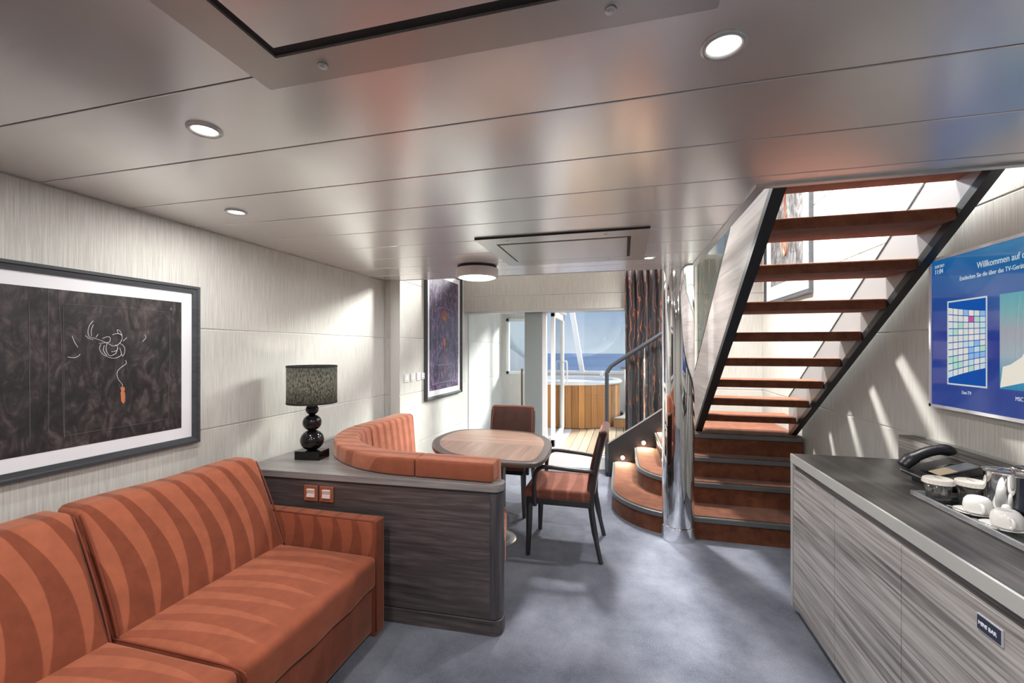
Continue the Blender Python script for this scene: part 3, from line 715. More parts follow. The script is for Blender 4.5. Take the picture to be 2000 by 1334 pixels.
# ================================================================== PICTURES
def crumple(name, c_dark, c_mid, c_light, sc=1.0):
    m = mat(name, c_mid, .5); v = coords(m, (3*sc,)*3)
    n1 = noise(m, v, 1.5, 6, .6, .8)
    vo = N(m.node_tree, 'ShaderNodeTexVoronoi', feature='DISTANCE_TO_EDGE'); vo.inputs['Scale'].default_value = 2.2
    d = N(m.node_tree, 'ShaderNodeMix', data_type='RGBA'); d.inputs[0].default_value = .35
    nn = N(m.node_tree, 'ShaderNodeTexNoise'); nn.inputs['Scale'].default_value = 2.5; nn.inputs['Detail'].default_value = 4
    L(m, v, nn.inputs['Vector']); L(m, v, d.inputs[6]); L(m, nn.outputs['Color'], d.inputs[7]); L(m, d.outputs[2], vo.inputs['Vector'])
    cr = ramp(m, vo.outputs['Distance'], [(0.0, (.2, .2, .2, 1)), (.12, (.62, .62, .62, 1)), (.4, (.45, .45, .45, 1))])
    wv = noise(m, coords(m, (9*sc, 9*sc, 4*sc)), 1, 6, .62, 2.0)
    f = math_(m, 'ADD', math_(m, 'MULTIPLY', n1, .35), math_(m, 'MULTIPLY', wv, .65))
    col = ramp(m, f, [(.40, c_dark), (.5, c_mid), (.62, c_light)])
    col = mix(m, .6, col, cr, 'OVERLAY')
    L(m, col, P(m).inputs['Base Color'])
    P(m).inputs['Coat Weight'].default_value = .25; P(m).inputs['Coat Roughness'].default_value = .03
    return m
def picture(name, label, cat, O, U, V, W, Hh, fr, mt, depth, mfr, mprint):
    """framed picture; O = lower left corner on the wall, U = right, V = up, normal = U x V"""
    O, U, V = Vector(O), Vector(U), Vector(V); Nn = U.cross(V)
    t = thing(name, label, cat, O+U*W/2)
    def slab(bm, u0, u1, v0, v1, n0, n1):
        vs = [bm.verts.new(O+U*a+V*b+Nn*c) for c in (n0, n1) for a, b in ((u0, v0), (u1, v0), (u1, v1), (u0, v1))]
        for f in ((3,2,1,0),(4,5,6,7),(0,1,5,4),(1,2,6,5),(2,3,7,6),(3,0,4,7)): bm.faces.new([vs[i] for i in f])
        return bm
    def rail(a, b, c, d):   # a,b outer ends, c,d inner ends (mitred)
        bm = bm_new(); rows = []
        for k, dep in ((0, .002), (.0, depth), (.35, depth), (.45, depth*.8), (1.0, depth*.7), (1.0, .002)):
            p = Vector(a)*(1-k)+Vector(d)*k; q = Vector(b)*(1-k)+Vector(c)*k
            rows.append((bm.verts.new(O+U*p.x+V*p.y+Nn*dep), bm.verts.new(O+U*q.x+V*q.y+Nn*dep)))
        n = len(rows)
        for i in range(n): bm.faces.new((rows[i][0], rows[i][1], rows[(i+1) % n][1], rows[(i+1) % n][0]))
        bm.faces.new([r[0] for r in rows]); bm.faces.new([r[1] for r in rows][::-1]); bmesh.ops.recalc_face_normals(bm, faces=bm.faces[:]); return bm
    i0, i1, j0, j1 = fr, W-fr, fr, Hh-fr
    for a, b, c, d in (((0, 0), (W, 0), (i1, j0), (i0, j0)), ((W, 0), (W, Hh), (i1, j1), (i1, j0)), ((W, Hh), (0, Hh), (i0, j1), (i1, j1)), ((0, Hh), (0, 0), (i0, j0), (i0, j1))):
        obj('frame_rail', rail(a, b, c, d), mfr, t)
    obj('picture_mat', slab(bm_new(), fr, W-fr, fr, Hh-fr, .002, depth*.45), M['mat_white'], t)
    pr = obj('print', slab(bm_new(), fr+mt, W-fr-mt, fr+mt, Hh-fr-mt, depth*.45, depth*.45+.001), mprint, t)
    def at(u, v, n=.0015): return O+U*u+V*v+Nn*(depth*.45+n)
    return t, pr, at
# 1: large dark picture above the sofa
p1 = crumple('crumpled_charcoal_print', srgb(12, 10, 11), srgb(36, 31, 32), srgb(74, 64, 63), 1.7)
W1 = 1.36
t, pr, at = picture('framed_picture', 'large dark picture of crumpled cloth with white thread squiggles above the sofa', 'picture', (LX, 1.823-W1, 1.0), (0, 1, 0), (0, 0, 1), W1, .834, .036, .055, .03, M['frame_dark'], p1)
thread = mat('white_thread_print', srgb(206, 206, 204), .6); seamw = mat('frayed_seam_print', srgb(86, 80, 82), .8)
def pic(px, py):    # point on picture 1 from where it shows on the wall: returns (u, v)
    u_ = (px-1000)/F_PX; v_ = (HOR-py)/F_PX; dx = -math.sin(YAW)+u_*math.cos(YAW); dy = math.cos(YAW)+u_*math.sin(YAW); s = (LX+.015)/dx
    return dy*s-(1.823-W1), 1.5+v_*s-1.0
def zp(x, y): return pic(90+x*230/1334, 600+y*230/1334)
def strokes(name, lst, r, m, parent, conv):
    for s_ in lst:
        bm = tube(bm_new(), [at(*q) for q in [Vector(v) for v in smooth_path([(*conv(*p_), 0) for p_ in s_], 6)] for q in [(q.x, q.y)]], r, 5, 1.0)
        obj(name, bm, m, parent)
strokes('thread', [
    [(535, 155), (490, 210), (475, 290), (500, 340), (560, 355), (640, 385), (700, 410)], [(535, 200), (512, 260), (515, 330)], [(445, 322), (490, 355), (530, 368)],
    [(700, 410), (760, 440), (820, 420), (860, 360), (850, 310), (800, 300), (750, 312)], [(860, 320), (815, 290), (808, 255), (840, 275), (862, 320)],
    [(640, 355), (690, 335), (725, 345), (720, 390), (690, 400), (600, 410)], [(620, 420), (605, 470), (640, 530), (720, 570), (790, 575), (850, 540), (835, 460)],
    [(690, 410), (680, 480), (720, 550), (790, 520), (810, 450), (780, 425)], [(660, 430), (650, 490), (690, 550)], [(840, 410), (885, 450), (890, 510), (865, 555), (845, 500)],
    [(900, 600), (905, 640), (840, 690), (805, 740), (815, 810), (860, 870), (865, 895)], [(295, 325), (320, 390), (360, 455)], [(245, 565), (320, 572), (370, 550), (385, 530)], [(1118, 312), (1130, 345), (1095, 388)], [(740, 505), (790, 495), (815, 465)], [(565, 340), (590, 305)], [(870, 385), (915, 345)]], .001, thread, pr, zp)
bm = bm_new(); pts = [zp(*q) for q in ((865, 898), (888, 910), (890, 940), (880, 955), (892, 970), (892, 1060), (875, 1095), (848, 1065), (842, 965), (852, 952), (842, 930), (845, 905))]
vs = [bm.verts.new(at(*q, .0014)) for q in pts]; vs2 = [bm.verts.new(at(*q, .003)) for q in pts]
bm.faces.new(vs2)
for i in range(len(vs)): bm.faces.new((vs[i], vs[(i+1) % len(vs)], vs2[(i+1) % len(vs)], vs2[i]))
obj('copper_pendant', bm, M['copper'], pr)
sc1 = lambda x, y: pic(x*560/1358, 450+y*550/1334)
strokes('frayed_seam', [[(226, 275), (228, 520), (230, 700), (228, 960)], [(275, 280), (290, 520), (296, 760), (303, 980)], [(300, 360), (302, 700), (306, 985)], [(306, 975), (480, 945), (640, 920), (800, 890)], [(803, 390), (805, 600), (798, 760), (800, 900)], [(300, 350), (500, 362), (800, 388)], [(136, 330), (140, 700), (142, 1005)]], .0012, seamw, pr, sc1)
# 2: tall purple picture beside the dining table
p2 = crumple('crumpled_purple_print', srgb(20, 14, 28), srgb(56, 42, 72), srgb(124, 106, 146), 1.8)
t, pr, at = picture('framed_picture', 'tall picture of crumpled purple cloth with copper lotus and fork', 'picture', (DX, 4.215, .945), (0, 1, 0), (0, 0, 1), 1.03, 1.475, .032, .062, .045, M['frame_dark'], p2)
cx, cz = .50, .92
pet = []
for k in range(7):
    a = (-75+25*k)*PI/180; dx, dz = math.sin(a), math.cos(a); l = .10
    pet.append([(cx, cz-.03), (cx+dx*l*.5-dz*.022, cz+dz*l*.5+dx*.022), (cx+dx*l, cz+dz*l), (cx+dx*l*.5+dz*.022, cz+dz*l*.5-dx*.022), (cx, cz-.03)])
pet.append([(cx-.06, cz-.02), (cx, cz-.05), (cx+.06, cz-.02)])
strokes('lotus', pet, .0022, M['copper'], pr, lambda a, b: (a, b))
strokes('fork', [[(cx, .58), (cx+.004, .46), (cx, .30)], [(cx, .30), (cx-.004, .25)], [(cx-.024, .68), (cx-.020, .62), (cx, .58)], [(cx+.024, .68), (cx+.020, .62), (cx, .58)], [(cx, .68), (cx, .58)], [(cx-.010, .68), (cx-.008, .60)], [(cx+.010, .68), (cx+.008, .60)]], .0045, M['copper'], pr, lambda a, b: (a, b))
strokes('frayed_seam', [[(.16, .16), (.5, .17), (.87, .165)], [(.87, .165), (.875, .6), (.87, 1.28)], [(.16, .16), (.155, .7), (.16, 1.28)], [(.3, 1.02), (.5, 1.04), (.75, 1.02)], [(.3, .37), (.74, .38)], [(.3, 1.02), (.29, .37)], [(.75, 1.02), (.74, .38)]], .003, mat('purple_seam', srgb(150, 132, 168), .8), pr, lambda a, b: (a, b))
# 3: picture on the stairwell wall
p3 = crumple('crumpled_grey_print', srgb(58, 58, 60), srgb(106, 106, 108), srgb(150, 150, 150), 1.3)
t, pr, at = picture('framed_picture', 'picture of crumpled grey cloth with copper loop seen behind the stair treads', 'picture', (RX, 5.30, 1.97), (0, -1, 0), (0, 0, 1), 1.21, 1.30, .045, .14, .03, M['frame_dark'], p3)
strokes('copper_loop', [[(.60, .98), (.56, 1.06), (.60, 1.14), (.64, 1.06), (.60, .98), (.60, .72), (.56, .60), (.56, .50), (.60, .44), (.64, .50), (.64, .60), (.60, .72)]], .010, M['copper'], pr, lambda a, b: (a, b))
# ================================================================== DINING TABLE
tp = [(-1.44, 3.08), (-1.545, 3.38), (-1.50, 3.73), (-1.27, 3.86), (-.87, 3.83), (-.67, 3.68), (-.555, 3.41), (-.52, 3.04), (-.54, 2.82), (-.63, 2.75), (-.80, 2.745), (-1.03, 2.77), (-1.26, 2.87)]
to = [(p.x, p.y) for p in smooth_path([(a, b, 0) for a, b in tp], 6, True)]
cxy = (sum(p[0] for p in to)/len(to), sum(p[1] for p in to)/len(to))
def inset(pts, d):
    out = []
    for i, p in enumerate(pts):
        a, b = Vector(pts[i-1]), Vector(pts[(i+1) % len(pts)]); t_ = (b-a).normalized(); nn = Vector((-t_.y, t_.x))
        c = Vector(cxy)-Vector(p)
        if nn.dot(c) < 0: nn = -nn
        out.append(tuple(Vector(p)+nn*d))
    return out
def clip(pts, y, keep):
    out = []
    for i, p in enumerate(pts):
        q = pts[(i+1) % len(pts)]; ip, iq = (p[1] > y) == keep, (q[1] > y) == keep
        if ip: out.append(p)
        if ip != iq: s = (y-p[1])/(q[1]-p[1]); out.append((p[0]+s*(q[0]-p[0]), y))
    return out
TB = thing('dining_table', 'rounded walnut dining table on a dark square pedestal', 'table', (-1.0, 3.27, 0))
top = obj('table_top', prism(bm_new(), to, .715, .75), M['table_rim'], TB, bevel=.012, seg=3)
inl = inset(to, .062)
obj('inlay', prism(bm_new(), clip(inl, 3.28, True), .7495, .7512), M['table'], top)
obj('inlay', prism(bm_new(), clip(inl, 3.28, False), .7495, .7512), M['table2'], top)
bm = B(-.075, .075, -.075, .075, .02, .70); bmesh.ops.transform(bm, matrix=Matrix.Translation((-.985, 3.26, 0)) @ Matrix.Rotation(.10, 4, 'Z'), verts=bm.verts)
obj('pedestal', bm, M['dwood_z'], TB, bevel=.012)
obj('bracket', B(-1.25, -.72, 3.2, 3.32, .69, .715), M['dwood'], TB)
obj('foot', lathe(bm_new(), [(.17, 0), (.17, .008), (.12, .02), (.08, .024)], 40, (-.985, 3.26)), M['alu'], TB, smooth=True)

# ================================================================== CHAIRS
def chair(label):
    t = thing('armchair', label, 'chair', (0, 0, 0), 'upholstered chairs at the dining table')
    wd = M['chair_wood']
    for s in (-1, 1):
        obj('leg', tube(bm_new(), [(-.255, s*.235, 0), (-.248, s*.228, .22), (-.245, s*.225, .43)], [.016, .022, .027], 4), wd, t)
        obj('leg', tube(bm_new(), smooth_path([(.268, s*.24, 0), (.225, s*.225, .2), (.195, s*.215, .42), (.215, s*.212, .60), (.265, s*.21, .88)], 4), [.016]*4+[.021]*4+[.026]*4+[.022]*4+[.018], 4), wd, t)
        arm = smooth_path([(-.20, s*.252, .37), (-.205, s*.256, .50), (-.196, s*.26, .60), (-.165, s*.262, .645), (-.11, s*.262, .658), (.06, s*.256, .648), (.225, s*.232, .635)], 5)
        obj('armrest', tube(bm_new(), arm, .0155, 8), wd, t, smooth=True)
    obj('seat_frame', rbox(bm_new(), -.262, .20, -.235, .235, .375, .425, .008, 2, k=2), wd, t)
    def f(p):
        if p.z > .46: p = p+Vector((0, 0, .012*max(0, 1-(p.x+.035)**2/.06)*max(0, 1-p.y**2/.06)))
        return p
    obj('seat_cushion', rbox(bm_new(), -.285, .205, -.243, .243, .415, .492, .024, 6, f), M['su_chair'], t, smooth=True)
    def g_(p):
        tt = max(0.0, (p.z-.44)/.48)
        return Vector((p.x+.105*tt**1.5+.018*(p.y/.22)**2*-1*tt, p.y, p.z))
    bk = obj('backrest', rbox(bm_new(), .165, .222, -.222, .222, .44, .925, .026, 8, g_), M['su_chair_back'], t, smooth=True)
    loop = [(.168, -.205, .46), (.168, -.207, .7), (.168, -.20, .895), (.168, -.18, .912), (.168, .18, .912), (.168, .20, .895), (.168, .207, .7), (.168, .205, .46)]
    obj('piping', tube(bm_new(), [g_(Vector(p)) for p in smooth_path(loop, 5)], .004, 6), M['seam'], bk, smooth=True)
    return t
c1 = chair('dark wooden armchair pulled out on the right, in front of the stairs'); c1.location = (-.42, 3.30, 0)
c2 = chair('dark brown armchair behind the far side of the table, facing the room'); c2.location = (-1.09, 3.98, 0); c2.rotation_euler = (0, 0, PI/2)

# ================================================================== SIDEBOARD
SX, SY = .935, 2.80; y_end = -.60
SB = thing('sideboard', 'long grey wood sideboard with flat doors along the right wall', 'cabinet', (1.2, 1.1, 0))
obj('carcass', B(SX+.02, RX-.002, y_end, SY-.018, .06, .815), M['dark_gap'], SB)
obj('toe_kick', B(SX+.06, RX-.002, y_end, SY-.05, 0, .06), M['black_mat'], SB)
obj('end_panel', B(SX-.004, RX-.002, SY-.018, SY, .035, .850), M['alu_edge'], SB, bevel=.001)
obj('frame_stile', B(SX-.004, SX+.018, SY-.032, SY-.018, .035, .850), M['alu_edge'], SB)
obj('finger_groove', B(SX+.012, SX+.03, y_end, SY-.034, .815, .845), M['dwood_y'], SB)
ys = [SY-.034-.489*k for k in range(8)]
for i, (a, b) in enumerate(zip(ys, ys[1:])):
    dr = obj('door', B(SX, SX+.019, max(b+.002, y_end), a-.002, .05, .815), M['gwood'], SB, bevel=.0012, seg=1)
    if b < y_end: break
WT = thing('worktop', 'dark wood worktop with aluminium edge and upstand on top of the sideboard', 'worktop', (1.2, 1.1, .855))
obj('top_board', B(SX+.004, RX-.002, y_end, SY, .856, .90), M['dwood_y'], WT)
obj('edge_strip', B(SX-.006, SX+.004, y_end, SY, .852, .9005), M['alu_edge'], WT, bevel=.0015)
up = obj('upstand', B(1.452, RX-.002, y_end, SY, .90, 1.03), M['gwood'], WT)
obj('upstand_cap', B(1.452, RX-.002, y_end, SY, 1.03, 1.034), M['dwood_y'], up)
obj('cap_strip', B(RX-.012, RX-.002, y_end, SY-.1, 1.034, 1.045), M['alu_edge'], up)

# ------------------------------------------------------------------ flat lettering on the right wall side
def text(name, body, size, m, parent, loc, depth=.0004, align='LEFT', bold=0.0, fit=None):
    """lettering facing -X: reads from far (large y) to near"""
    cu = bpy.data.curves.new(name, 'FONT'); cu.body = body; cu.size = size; cu.align_x = align; cu.extrude = depth; cu.offset = bold
    o = bpy.data.objects.new('tmp', cu); C.objects.link(o); bpy.context.view_layer.update()
    me = bpy.data.meshes.new_from_object(o.evaluated_get(bpy.context.evaluated_depsgraph_get()))
    bpy.data.objects.remove(o); bpy.data.curves.remove(cu)
    if fit:
        wd_ = max(v.co.x for v in me.vertices); me.transform(Matrix.Diagonal((fit/wd_, min(1.0, fit/wd_*1.25), 1, 1)))
    me.transform(Matrix(((0, 0, -1, loc[0]), (-1, 0, 0, loc[1]), (0, 1, 0, loc[2]), (0, 0, 0, 1))))
    me.transform(Matrix.Translation(-ROOT[parent.name]))
    me.materials.clear(); me.materials.append(m)
    q = bpy.data.objects.new(name, me); C.objects.link(q); q.parent = parent; ROOT[q.name] = ROOT[parent.name]
    return q
t = thing('minibar_plate', 'small navy plate lettered MINI BAR on a grey cabinet door', 'sign', (SX-.004, 1.41, .735))
obj('plate_border', B(SX-.005, SX-.0003, 1.368, 1.450, .742, .786), mat('plate_border', srgb(200, 200, 208), .3, .3), t, bevel=.001)
obj('plate_face', B(SX-.0062, SX-.005, 1.3715, 1.4465, .7455, .7825), mat('plate_navy', srgb(26, 36, 60), .35), t)
text('lettering', 'MINI BAR', .0142, mat('plate_letters', srgb(220, 222, 230), .4), t, (SX-.0066, 1.442, .7585), bold=.0004)

# ================================================================== TELEVISION
TX = 1.478; ty0, ty1, tz0, tz1 = 1.33, 2.605, 1.216, 1.946
TV = thing('television', 'wall mounted television with white frame showing a blue welcome screen', 'television', (RX-.02, 1.97, 1.216))
obj('back_case', B(TX+.006, RX-.001, ty0+.01, ty1-.01, tz0+.01, tz1-.01), M['black_mat'], TV)
bm = bm_new(); e = .014
for q in ((ty0, ty0+e, tz0, tz1), (ty1-e, ty1, tz0, tz1), (ty0, ty1, tz0, tz0+e), (ty0, ty1, tz1-e, tz1)): box(bm, TX, TX+.028, *q)
obj('tv_frame', bm, mat('tv_white_frame', srgb(226, 226, 230), .3), TV)
m = emit('tv_screen', (0, 0, 0, 1), .85, .08); s_ = N(m.node_tree, 'ShaderNodeSeparateXYZ'); L(m, coords(m), s_.inputs[0])
up_ = math_(m, 'DIVIDE', s_.outputs['Z'], .73)
bl = ramp(m, math_(m, 'ADD', up_, math_(m, 'MULTIPLY', s_.outputs['Y'], -.35)), [(0, srgb(30, 56, 128)), (.35, srgb(24, 48, 126)), (.75, srgb(16, 84, 142)), (1, srgb(26, 108, 150))])
L(m, bl, P(m).inputs['Emission Color'])
scr = obj('screen', B(TX+.004, TX+.008, ty0+e, ty1-e, tz0+e, tz1-e), m, TV)
white_t = emit('screen_white', srgb(204, 208, 210), .95); cream_t = emit('screen_grey', srgb(176, 184, 186), .9)
zx = TX+.0036
def Yp(x): # where a column of the zoomed screen picture lies on the screen
    u_ = (1780+x*220/734-1000)/F_PX; dx = -math.sin(YAW)+u_*math.cos(YAW); dy = math.cos(YAW)+u_*math.sin(YAW); return dy*TX/dx
def Zp(x, y):
    px, py = 1780+x*220/734, 440+y*400/1334
    u_ = (px-1000)/F_PX; dx = -math.sin(YAW)+u_*math.cos(YAW); return 1.5+(HOR-py)/F_PX*TX/dx
text('date_text', '23.07.2017', .0235, cream_t, scr, (zx, Yp(146), Zp(146, 284)), fit=Yp(146)-Yp(208))
text('time_text', '11:04', .042, cream_t, scr, (zx, Yp(146), Zp(146, 323)), fit=Yp(146)-Yp(200))
text('welcome_text', 'Willkommen auf d', .062, cream_t, scr, (zx, Yp(420), Zp(420, 282)), fit=Yp(420)-Yp(734))
text('subtitle_text', 'Entdecken Sie die über das TV-Gerät', .042, cream_t, scr, (zx, Yp(308), Zp(308, 362)), fit=Yp(308)-Yp(727))
text('tile_caption', 'Live-TV', .036, cream_t, scr, (zx, Yp(322), Zp(322, 1098)), fit=Yp(322)-Yp(384))
text('tile_caption', 'MSC', .040, cream_t, scr, (zx, Yp(670), Zp(670, 1142)), fit=Yp(670)-Yp(722))
ya, yb = Yp(228), Yp(487); za, zb = Zp(228, 1035), Zp(228, 497)
bm = bm_new(); b_ = .007
for q in ((yb, yb+b_, za, zb), (ya-b_, ya, za, zb), (yb, ya, za, za+b_), (yb, ya, zb-b_, zb)): box(bm, zx, zx+.0006, *q)
obj('tile_border', bm, cream_t, scr)
obj('tile_image', B(zx+.0004, zx+.0007, yb, ya, za, zb), emit('tile_blue', srgb(22, 74, 150), .9), scr)
cells = [emit('cell_%d' % i, srgb(*c), .9) for i, c in enumerate(((186, 192, 188), (168, 190, 196), (198, 196, 190), (150, 190, 170), (176, 60, 130), (120, 160, 200)))]
bm = bm_new(); nc, nr = 7, 10
for i in range(nc):
    for j in range(nr):
        f0, f1 = i/nc, (i+.9)/nc
        def zz(fj, fi): c_ = .90-.30*fi+.06*fi*fi; mid = (za+zb)/2+.012*fi; return mid+(fj-.5)*(zb-za-.02)*c_
        y_a, y_b = ya-b_-(ya-yb-2*b_)*f0, ya-b_-(ya-yb-2*b_)*f1
        vs = [bm.verts.new((zx+.0001, *p)) for p in ((y_a, zz((j+.05)/nr, f0)), (y_b, zz((j+.05)/nr, f1)), (y_b, zz((j+.93)/nr, f1)), (y_a, zz((j+.93)/nr, f0)))]
        fc = bm.faces.new(vs); fc.material_index = random.choice((0, 0, 0, 2, 2, 1, 3, 5)) if (i, j) != (4, 8) else 4
obj('tile_mosaic', bm, cells, scr, kind='stuff')
ya2 = Yp(568); yb2 = ya2-.33; za2, zb2 = Zp(568, 1065), Zp(568, 450)
m = emit('ship_tile', (0, 0, 0, 1), .9); s_ = N(m.node_tree, 'ShaderNodeSeparateXYZ'); L(m, coords(m), s_.inputs[0])
L(m, ramp(m, math_(m, 'DIVIDE', math_(m, 'SUBTRACT', s_.outputs['Z'], za2-tz0), zb2-za2), [(0, srgb(60, 132, 160)), (.12, srgb(70, 150, 160)), (.35, srgb(164, 176, 172)), (.6, srgb(166, 164, 158)), (.8, srgb(128, 170, 160)), (1, srgb(104, 164, 160))]), P(m).inputs['Emission Color'])
obj('tile_image', B(zx+.0004, zx+.0007, yb2, ya2, za2, zb2), m, scr)
hull = [(ya2-.002, za2+.005), (ya2-.10, za2+.03), (ya2-.26, za2+.06), (ya2-.28, za2+.14), (ya2-.20, za2+.15), (ya2-.12, za2+.16), (ya2-.10, za2+.13), (ya2-.05, za2+.10), (ya2-.015, za2+.09)]
obj('ship_silhouette', prism(bm_new(), hull, zx, zx+.0004, 'x'), emit('ship_white', srgb(206, 200, 188), .9), scr)
obj('pink_mark', prism(bm_new(), [(ya2-.135+.03*math.cos(a)*(1 if k % 2 else .6), zb2-.07+.03*math.sin(a)*(1 if k % 2 else .6)) for k, a in enumerate([2*PI*i/16 for i in range(16)])], zx, zx+.0004, 'x'), emit('pink_print', srgb(214, 128, 132), .9), scr)

# ================================================================== THINGS ON THE WORKTOP
Z9 = .9005
# telephone
t = thing('telephone', 'black desk telephone with handset beside the glass tray', 'telephone', (1.35, 2.27, Z9))
def wedge(y0, y1, x0, x1, a0, a1, b0, b1, r=.0):
    return prism(bm_new(), [(x0, a0), (x1, b0), (x1, b1), (x0, a1)], y0, y1, 'y')
obj('phone_body', wedge(2.13, 2.405, 1.255, 1.445, .925, .948, .955, 1.008), M['black_mat'], t, bevel=.006, seg=3)
obj('chrome_line', wedge(2.129, 2.406, 1.2535, 1.4465, .9385, .941, .9975, 1.0), M['alu'], t)
obj('foot', B(1.28, 1.43, 2.17, 2.37, Z9, .935), M['black_mat'], t)
obj('face_plate', wedge(2.142, 2.318, 1.285, 1.435, .957, .961, 1.0045, 1.0085), M['black'], t)
obj('display', wedge(2.215, 2.285, 1.36, 1.43, .984, .990, 1.006, 1.012), mat('phone_display', srgb(150, 158, 168), .1, .3), t)
obj('call_card', wedge(2.215, 2.285, 1.295, 1.357, .962, .966, .981, .987), mat('phone_card', srgb(196, 180, 152), .5), t)
hs = smooth_path([(1.24, 2.362, .962), (1.265, 2.362, .992), (1.31, 2.362, 1.022), (1.36, 2.362, 1.042), (1.405, 2.362, 1.047), (1.422, 2.362, 1.032)], 5)
obj('handset', tube(bm_new(), hs, [.012]+[.024]*3+[.026]*4+[.022]*10+[.025]*5+[.024]*2+[.012], 12, 1.25), M['black_mat'], t, smooth=True)
# tray
t = thing('acrylic_tray', 'clear acrylic tray with raised rim holding cups and glasses', 'tray', (1.28, 1.87, Z9))
tx0, tx1, ty_0, ty_1 = 1.14, 1.448, 1.60, 2.122
obj('tray_base', B(tx0+.012, tx1-.012, ty_0+.012, ty_1-.012, Z9, Z9+.006), M['acrylic'], t)
bm = bm_new()
for q in ((tx0, tx0+.012, ty_0, ty_1), (tx1-.012, tx1, ty_0, ty_1), (tx0+.012, tx1-.012, ty_0, ty_0+.012), (tx0+.012, tx1-.012, ty_1-.012, ty_1)): box(bm, *q, Z9+.004, Z9+.022)
obj('tray_rim', bm, mat('clear_rim', (.95, .97, .98, 1), .08, 0, Transmission_Weight=.85, IOR=1.45), t, bevel=.002)
ZT = Z9+.0065
def tumbler(x, y, label):
    t = thing('drinking_glass', label, 'glass', (x, y, ZT), 'lidded glasses on the tray')
    obj('glass_body', lathe(bm_new(), [(.034, ZT), (.036, ZT+.004), (.043, ZT+.075), (.041, ZT+.075), (.034, ZT+.01), (.001, ZT+.009)], 32, (x, y)), M['tumbler'], t, smooth=True)
    n = 48; bm = bm_new(); rings = []
    for r0, z_ in ((.0485, ZT+.064), (.046, ZT+.080), (.042, ZT+.083)):
        rings.append([bm.verts.new((x+(r0+(.0012 if i % 2 else 0)*(z_ < ZT+.08))*math.cos(2*PI*i/n), y+(r0+(.0012 if i % 2 else 0)*(z_ < ZT+.08))*math.sin(2*PI*i/n), z_)) for i in range(n)])
    for a, b in zip(rings, rings[1:]):
        for i in range(n): bm.faces.new((a[i], a[(i+1) % n], b[(i+1) % n], b[i]))
    bm.faces.new(rings[-1])
    lid = obj('paper_lid', bm, M['paper'], t)
    bm = bm_new()
    for k in range(5): box(bm, x-.003, x+.004-.003*(k % 2), y+.018-.008*k, y+.0225-.008*k, ZT+.083, ZT+.0833)
    obj('lid_print', bm, mat('lid_ink', srgb(70, 66, 62), .8), lid, kind='stuff')
tumbler(1.206, 2.072, 'paper lidded drinking glass nearest the front edge of the tray')
tumbler(1.308, 2.066, 'paper lidded drinking glass next to the steel ice bucket')
def cup(x, y, label, lab2):
    s = thing('saucer', lab2, 'saucer', (x, y, ZT), 'saucers on the tray')
    obj('plate', lathe(bm_new(), [(.028, ZT), (.032, ZT+.002), (.056, ZT+.009), (.0575, ZT+.011), (.03, ZT+.005), (.001, ZT+.004)], 36, (x, y)), M['porcelain'], s, smooth=True)
    sp = smooth_path([(x-.055, y+.022, ZT+.0135), (x-.045, y-.005, ZT+.012), (x-.040, y-.045, ZT+.0135)], 5)
    spn = thing('teaspoon', 'small steel teaspoon on the saucer %s' % lab2.split(' saucer ')[-1], 'spoon', (x-.045, y, ZT+.011), 'teaspoons on the saucers')
    obj('spoon_handle', tube(bm_new(), sp, .002, 6, 1.6), M['chrome'], spn, smooth=True)
    obj('spoon_bowl', sph(bm_new(), (x-.056, y+.03, ZT+.014), .009, .25, 14), M['chrome'], spn, smooth=True)
    z0 = ZT+.0115
    t = thing('coffee_cup', label, 'cup', (x+.006, y-.006, z0), 'upturned cups on the tray')
    cx_, cy_ = x+.006, y-.006
    obj('cup_body', lathe(bm_new(), [(.030, z0+.001), (.036, z0), (.0385, z0+.006), (.039, z0+.022), (.036, z0+.040), (.028, z0+.051), (.022, z0+.054), (.020, z0+.0535), (.001, z0+.052)], 36, (cx_, cy_)), M['porcelain'], t, smooth=True)
    d_ = Vector((-.35, -1, 0)).normalized()
    hp_ = [Vector((cx_, cy_, 0))+d_*r_+Vector((0, 0, z0+h_)) for r_, h_ in ((.036, .034), (.050, .035), (.058, .027), (.057, .014), (.047, .006), (.037, .008))]
    obj('cup_handle', tube(bm_new(), smooth_path(hp_, 5), .0048, 8), M['porcelain'], t, smooth=True)
cup(1.222, 1.915, 'upturned white coffee cup nearer the glasses', 'white saucer under the cup nearer the glasses')
cup(1.212, 1.78, 'upturned white coffee cup at the front corner of the tray', 'white saucer under the cup at the front corner')
bx, by, br = 1.358, 1.95, .074
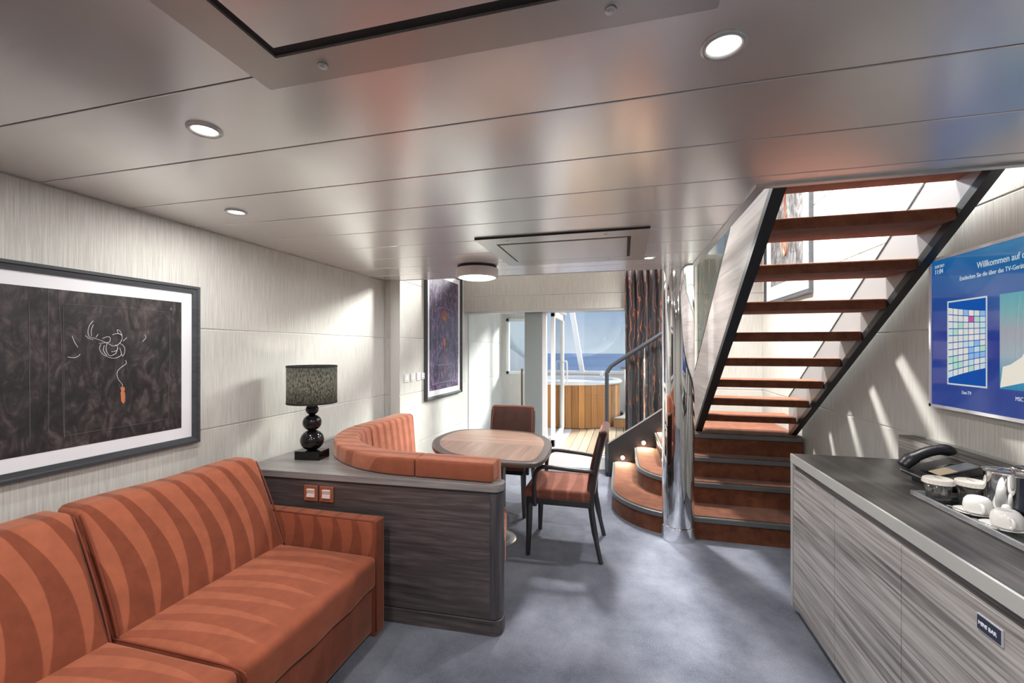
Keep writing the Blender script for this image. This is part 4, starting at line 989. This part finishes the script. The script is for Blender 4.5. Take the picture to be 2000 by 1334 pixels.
t = thing('ice_bucket', 'polished steel ice bucket with lid on the tray', 'ice bucket', (bx, by, ZT))
o = obj('bucket_body', lathe(bm_new(), [(br-.016, ZT), (br-.008, ZT+.006), (br, ZT+.03), (br, ZT+.145), (br+.003, ZT+.15), (br-.004, ZT+.15), (br-.006, ZT+.143)], 56, (bx, by), False), M['chrome'], t, smooth=True)
obj('bucket_lid', lathe(bm_new(), [(br-.006, ZT+.142), (br-.02, ZT+.147), (.001, ZT+.149)], 48, (bx, by), False), M['chrome'], t, smooth=True)
obj('lid_knob', lathe(bm_new(), [(.006, ZT+.148), (.005, ZT+.158), (.009, ZT+.161), (.008, ZT+.167), (.001, ZT+.168)], 16, (bx, by)), M['chrome'], t, smooth=True)
obj('wire_handle', tube(bm_new(), smooth_path([(bx-.06, by+.05, ZT+.152), (bx, by+.03, ZT+.156), (bx+.06, by-.045, ZT+.152)], 6), .003, 8), M['chrome'], t, smooth=True)
obj('salt_shaker', lathe(bm_new(), [(.013, ZT), (.0145, ZT+.004), (.0135, ZT+.04), (.010, ZT+.052), (.004, ZT+.056), (.0005, ZT+.0565)], 20, (1.282, 1.868)), M['porcelain'], smooth=True, label='small rounded white shaker between the cups and the ice bucket', cat='shaker')
t = thing('menu_folder', 'dark navy folder lying behind the coffee cups', 'folder', (1.37, 1.73, ZT))
obj('cover', B(1.30, 1.43, 1.63, 1.86, ZT, ZT+.018), mat('navy_leather', srgb(28, 36, 52), .4), t, bevel=.003)
obj('pages', B(1.299, 1.425, 1.635, 1.855, ZT+.005, ZT+.013), M['paper'], t)
t = thing('remote_control', 'black remote control lying on the worktop upstand', 'remote control', (1.49, 2.0, 1.0345))
obj('remote_body', rbox(bm_new(), 1.462, 1.516, 1.90, 2.10, 1.035, 1.053, .008, 2, k=3), M['black_mat'], t, smooth=True)
bm = bm_new()
for i in range(3):
    for j in range(7): box(bm, 1.472+.014*i, 1.481+.014*i, 1.93+.023*j, 1.942+.023*j, 1.053, 1.0555)
obj('button_field', bm, mat('remote_buttons', srgb(52, 52, 56), .5), t, kind='stuff')
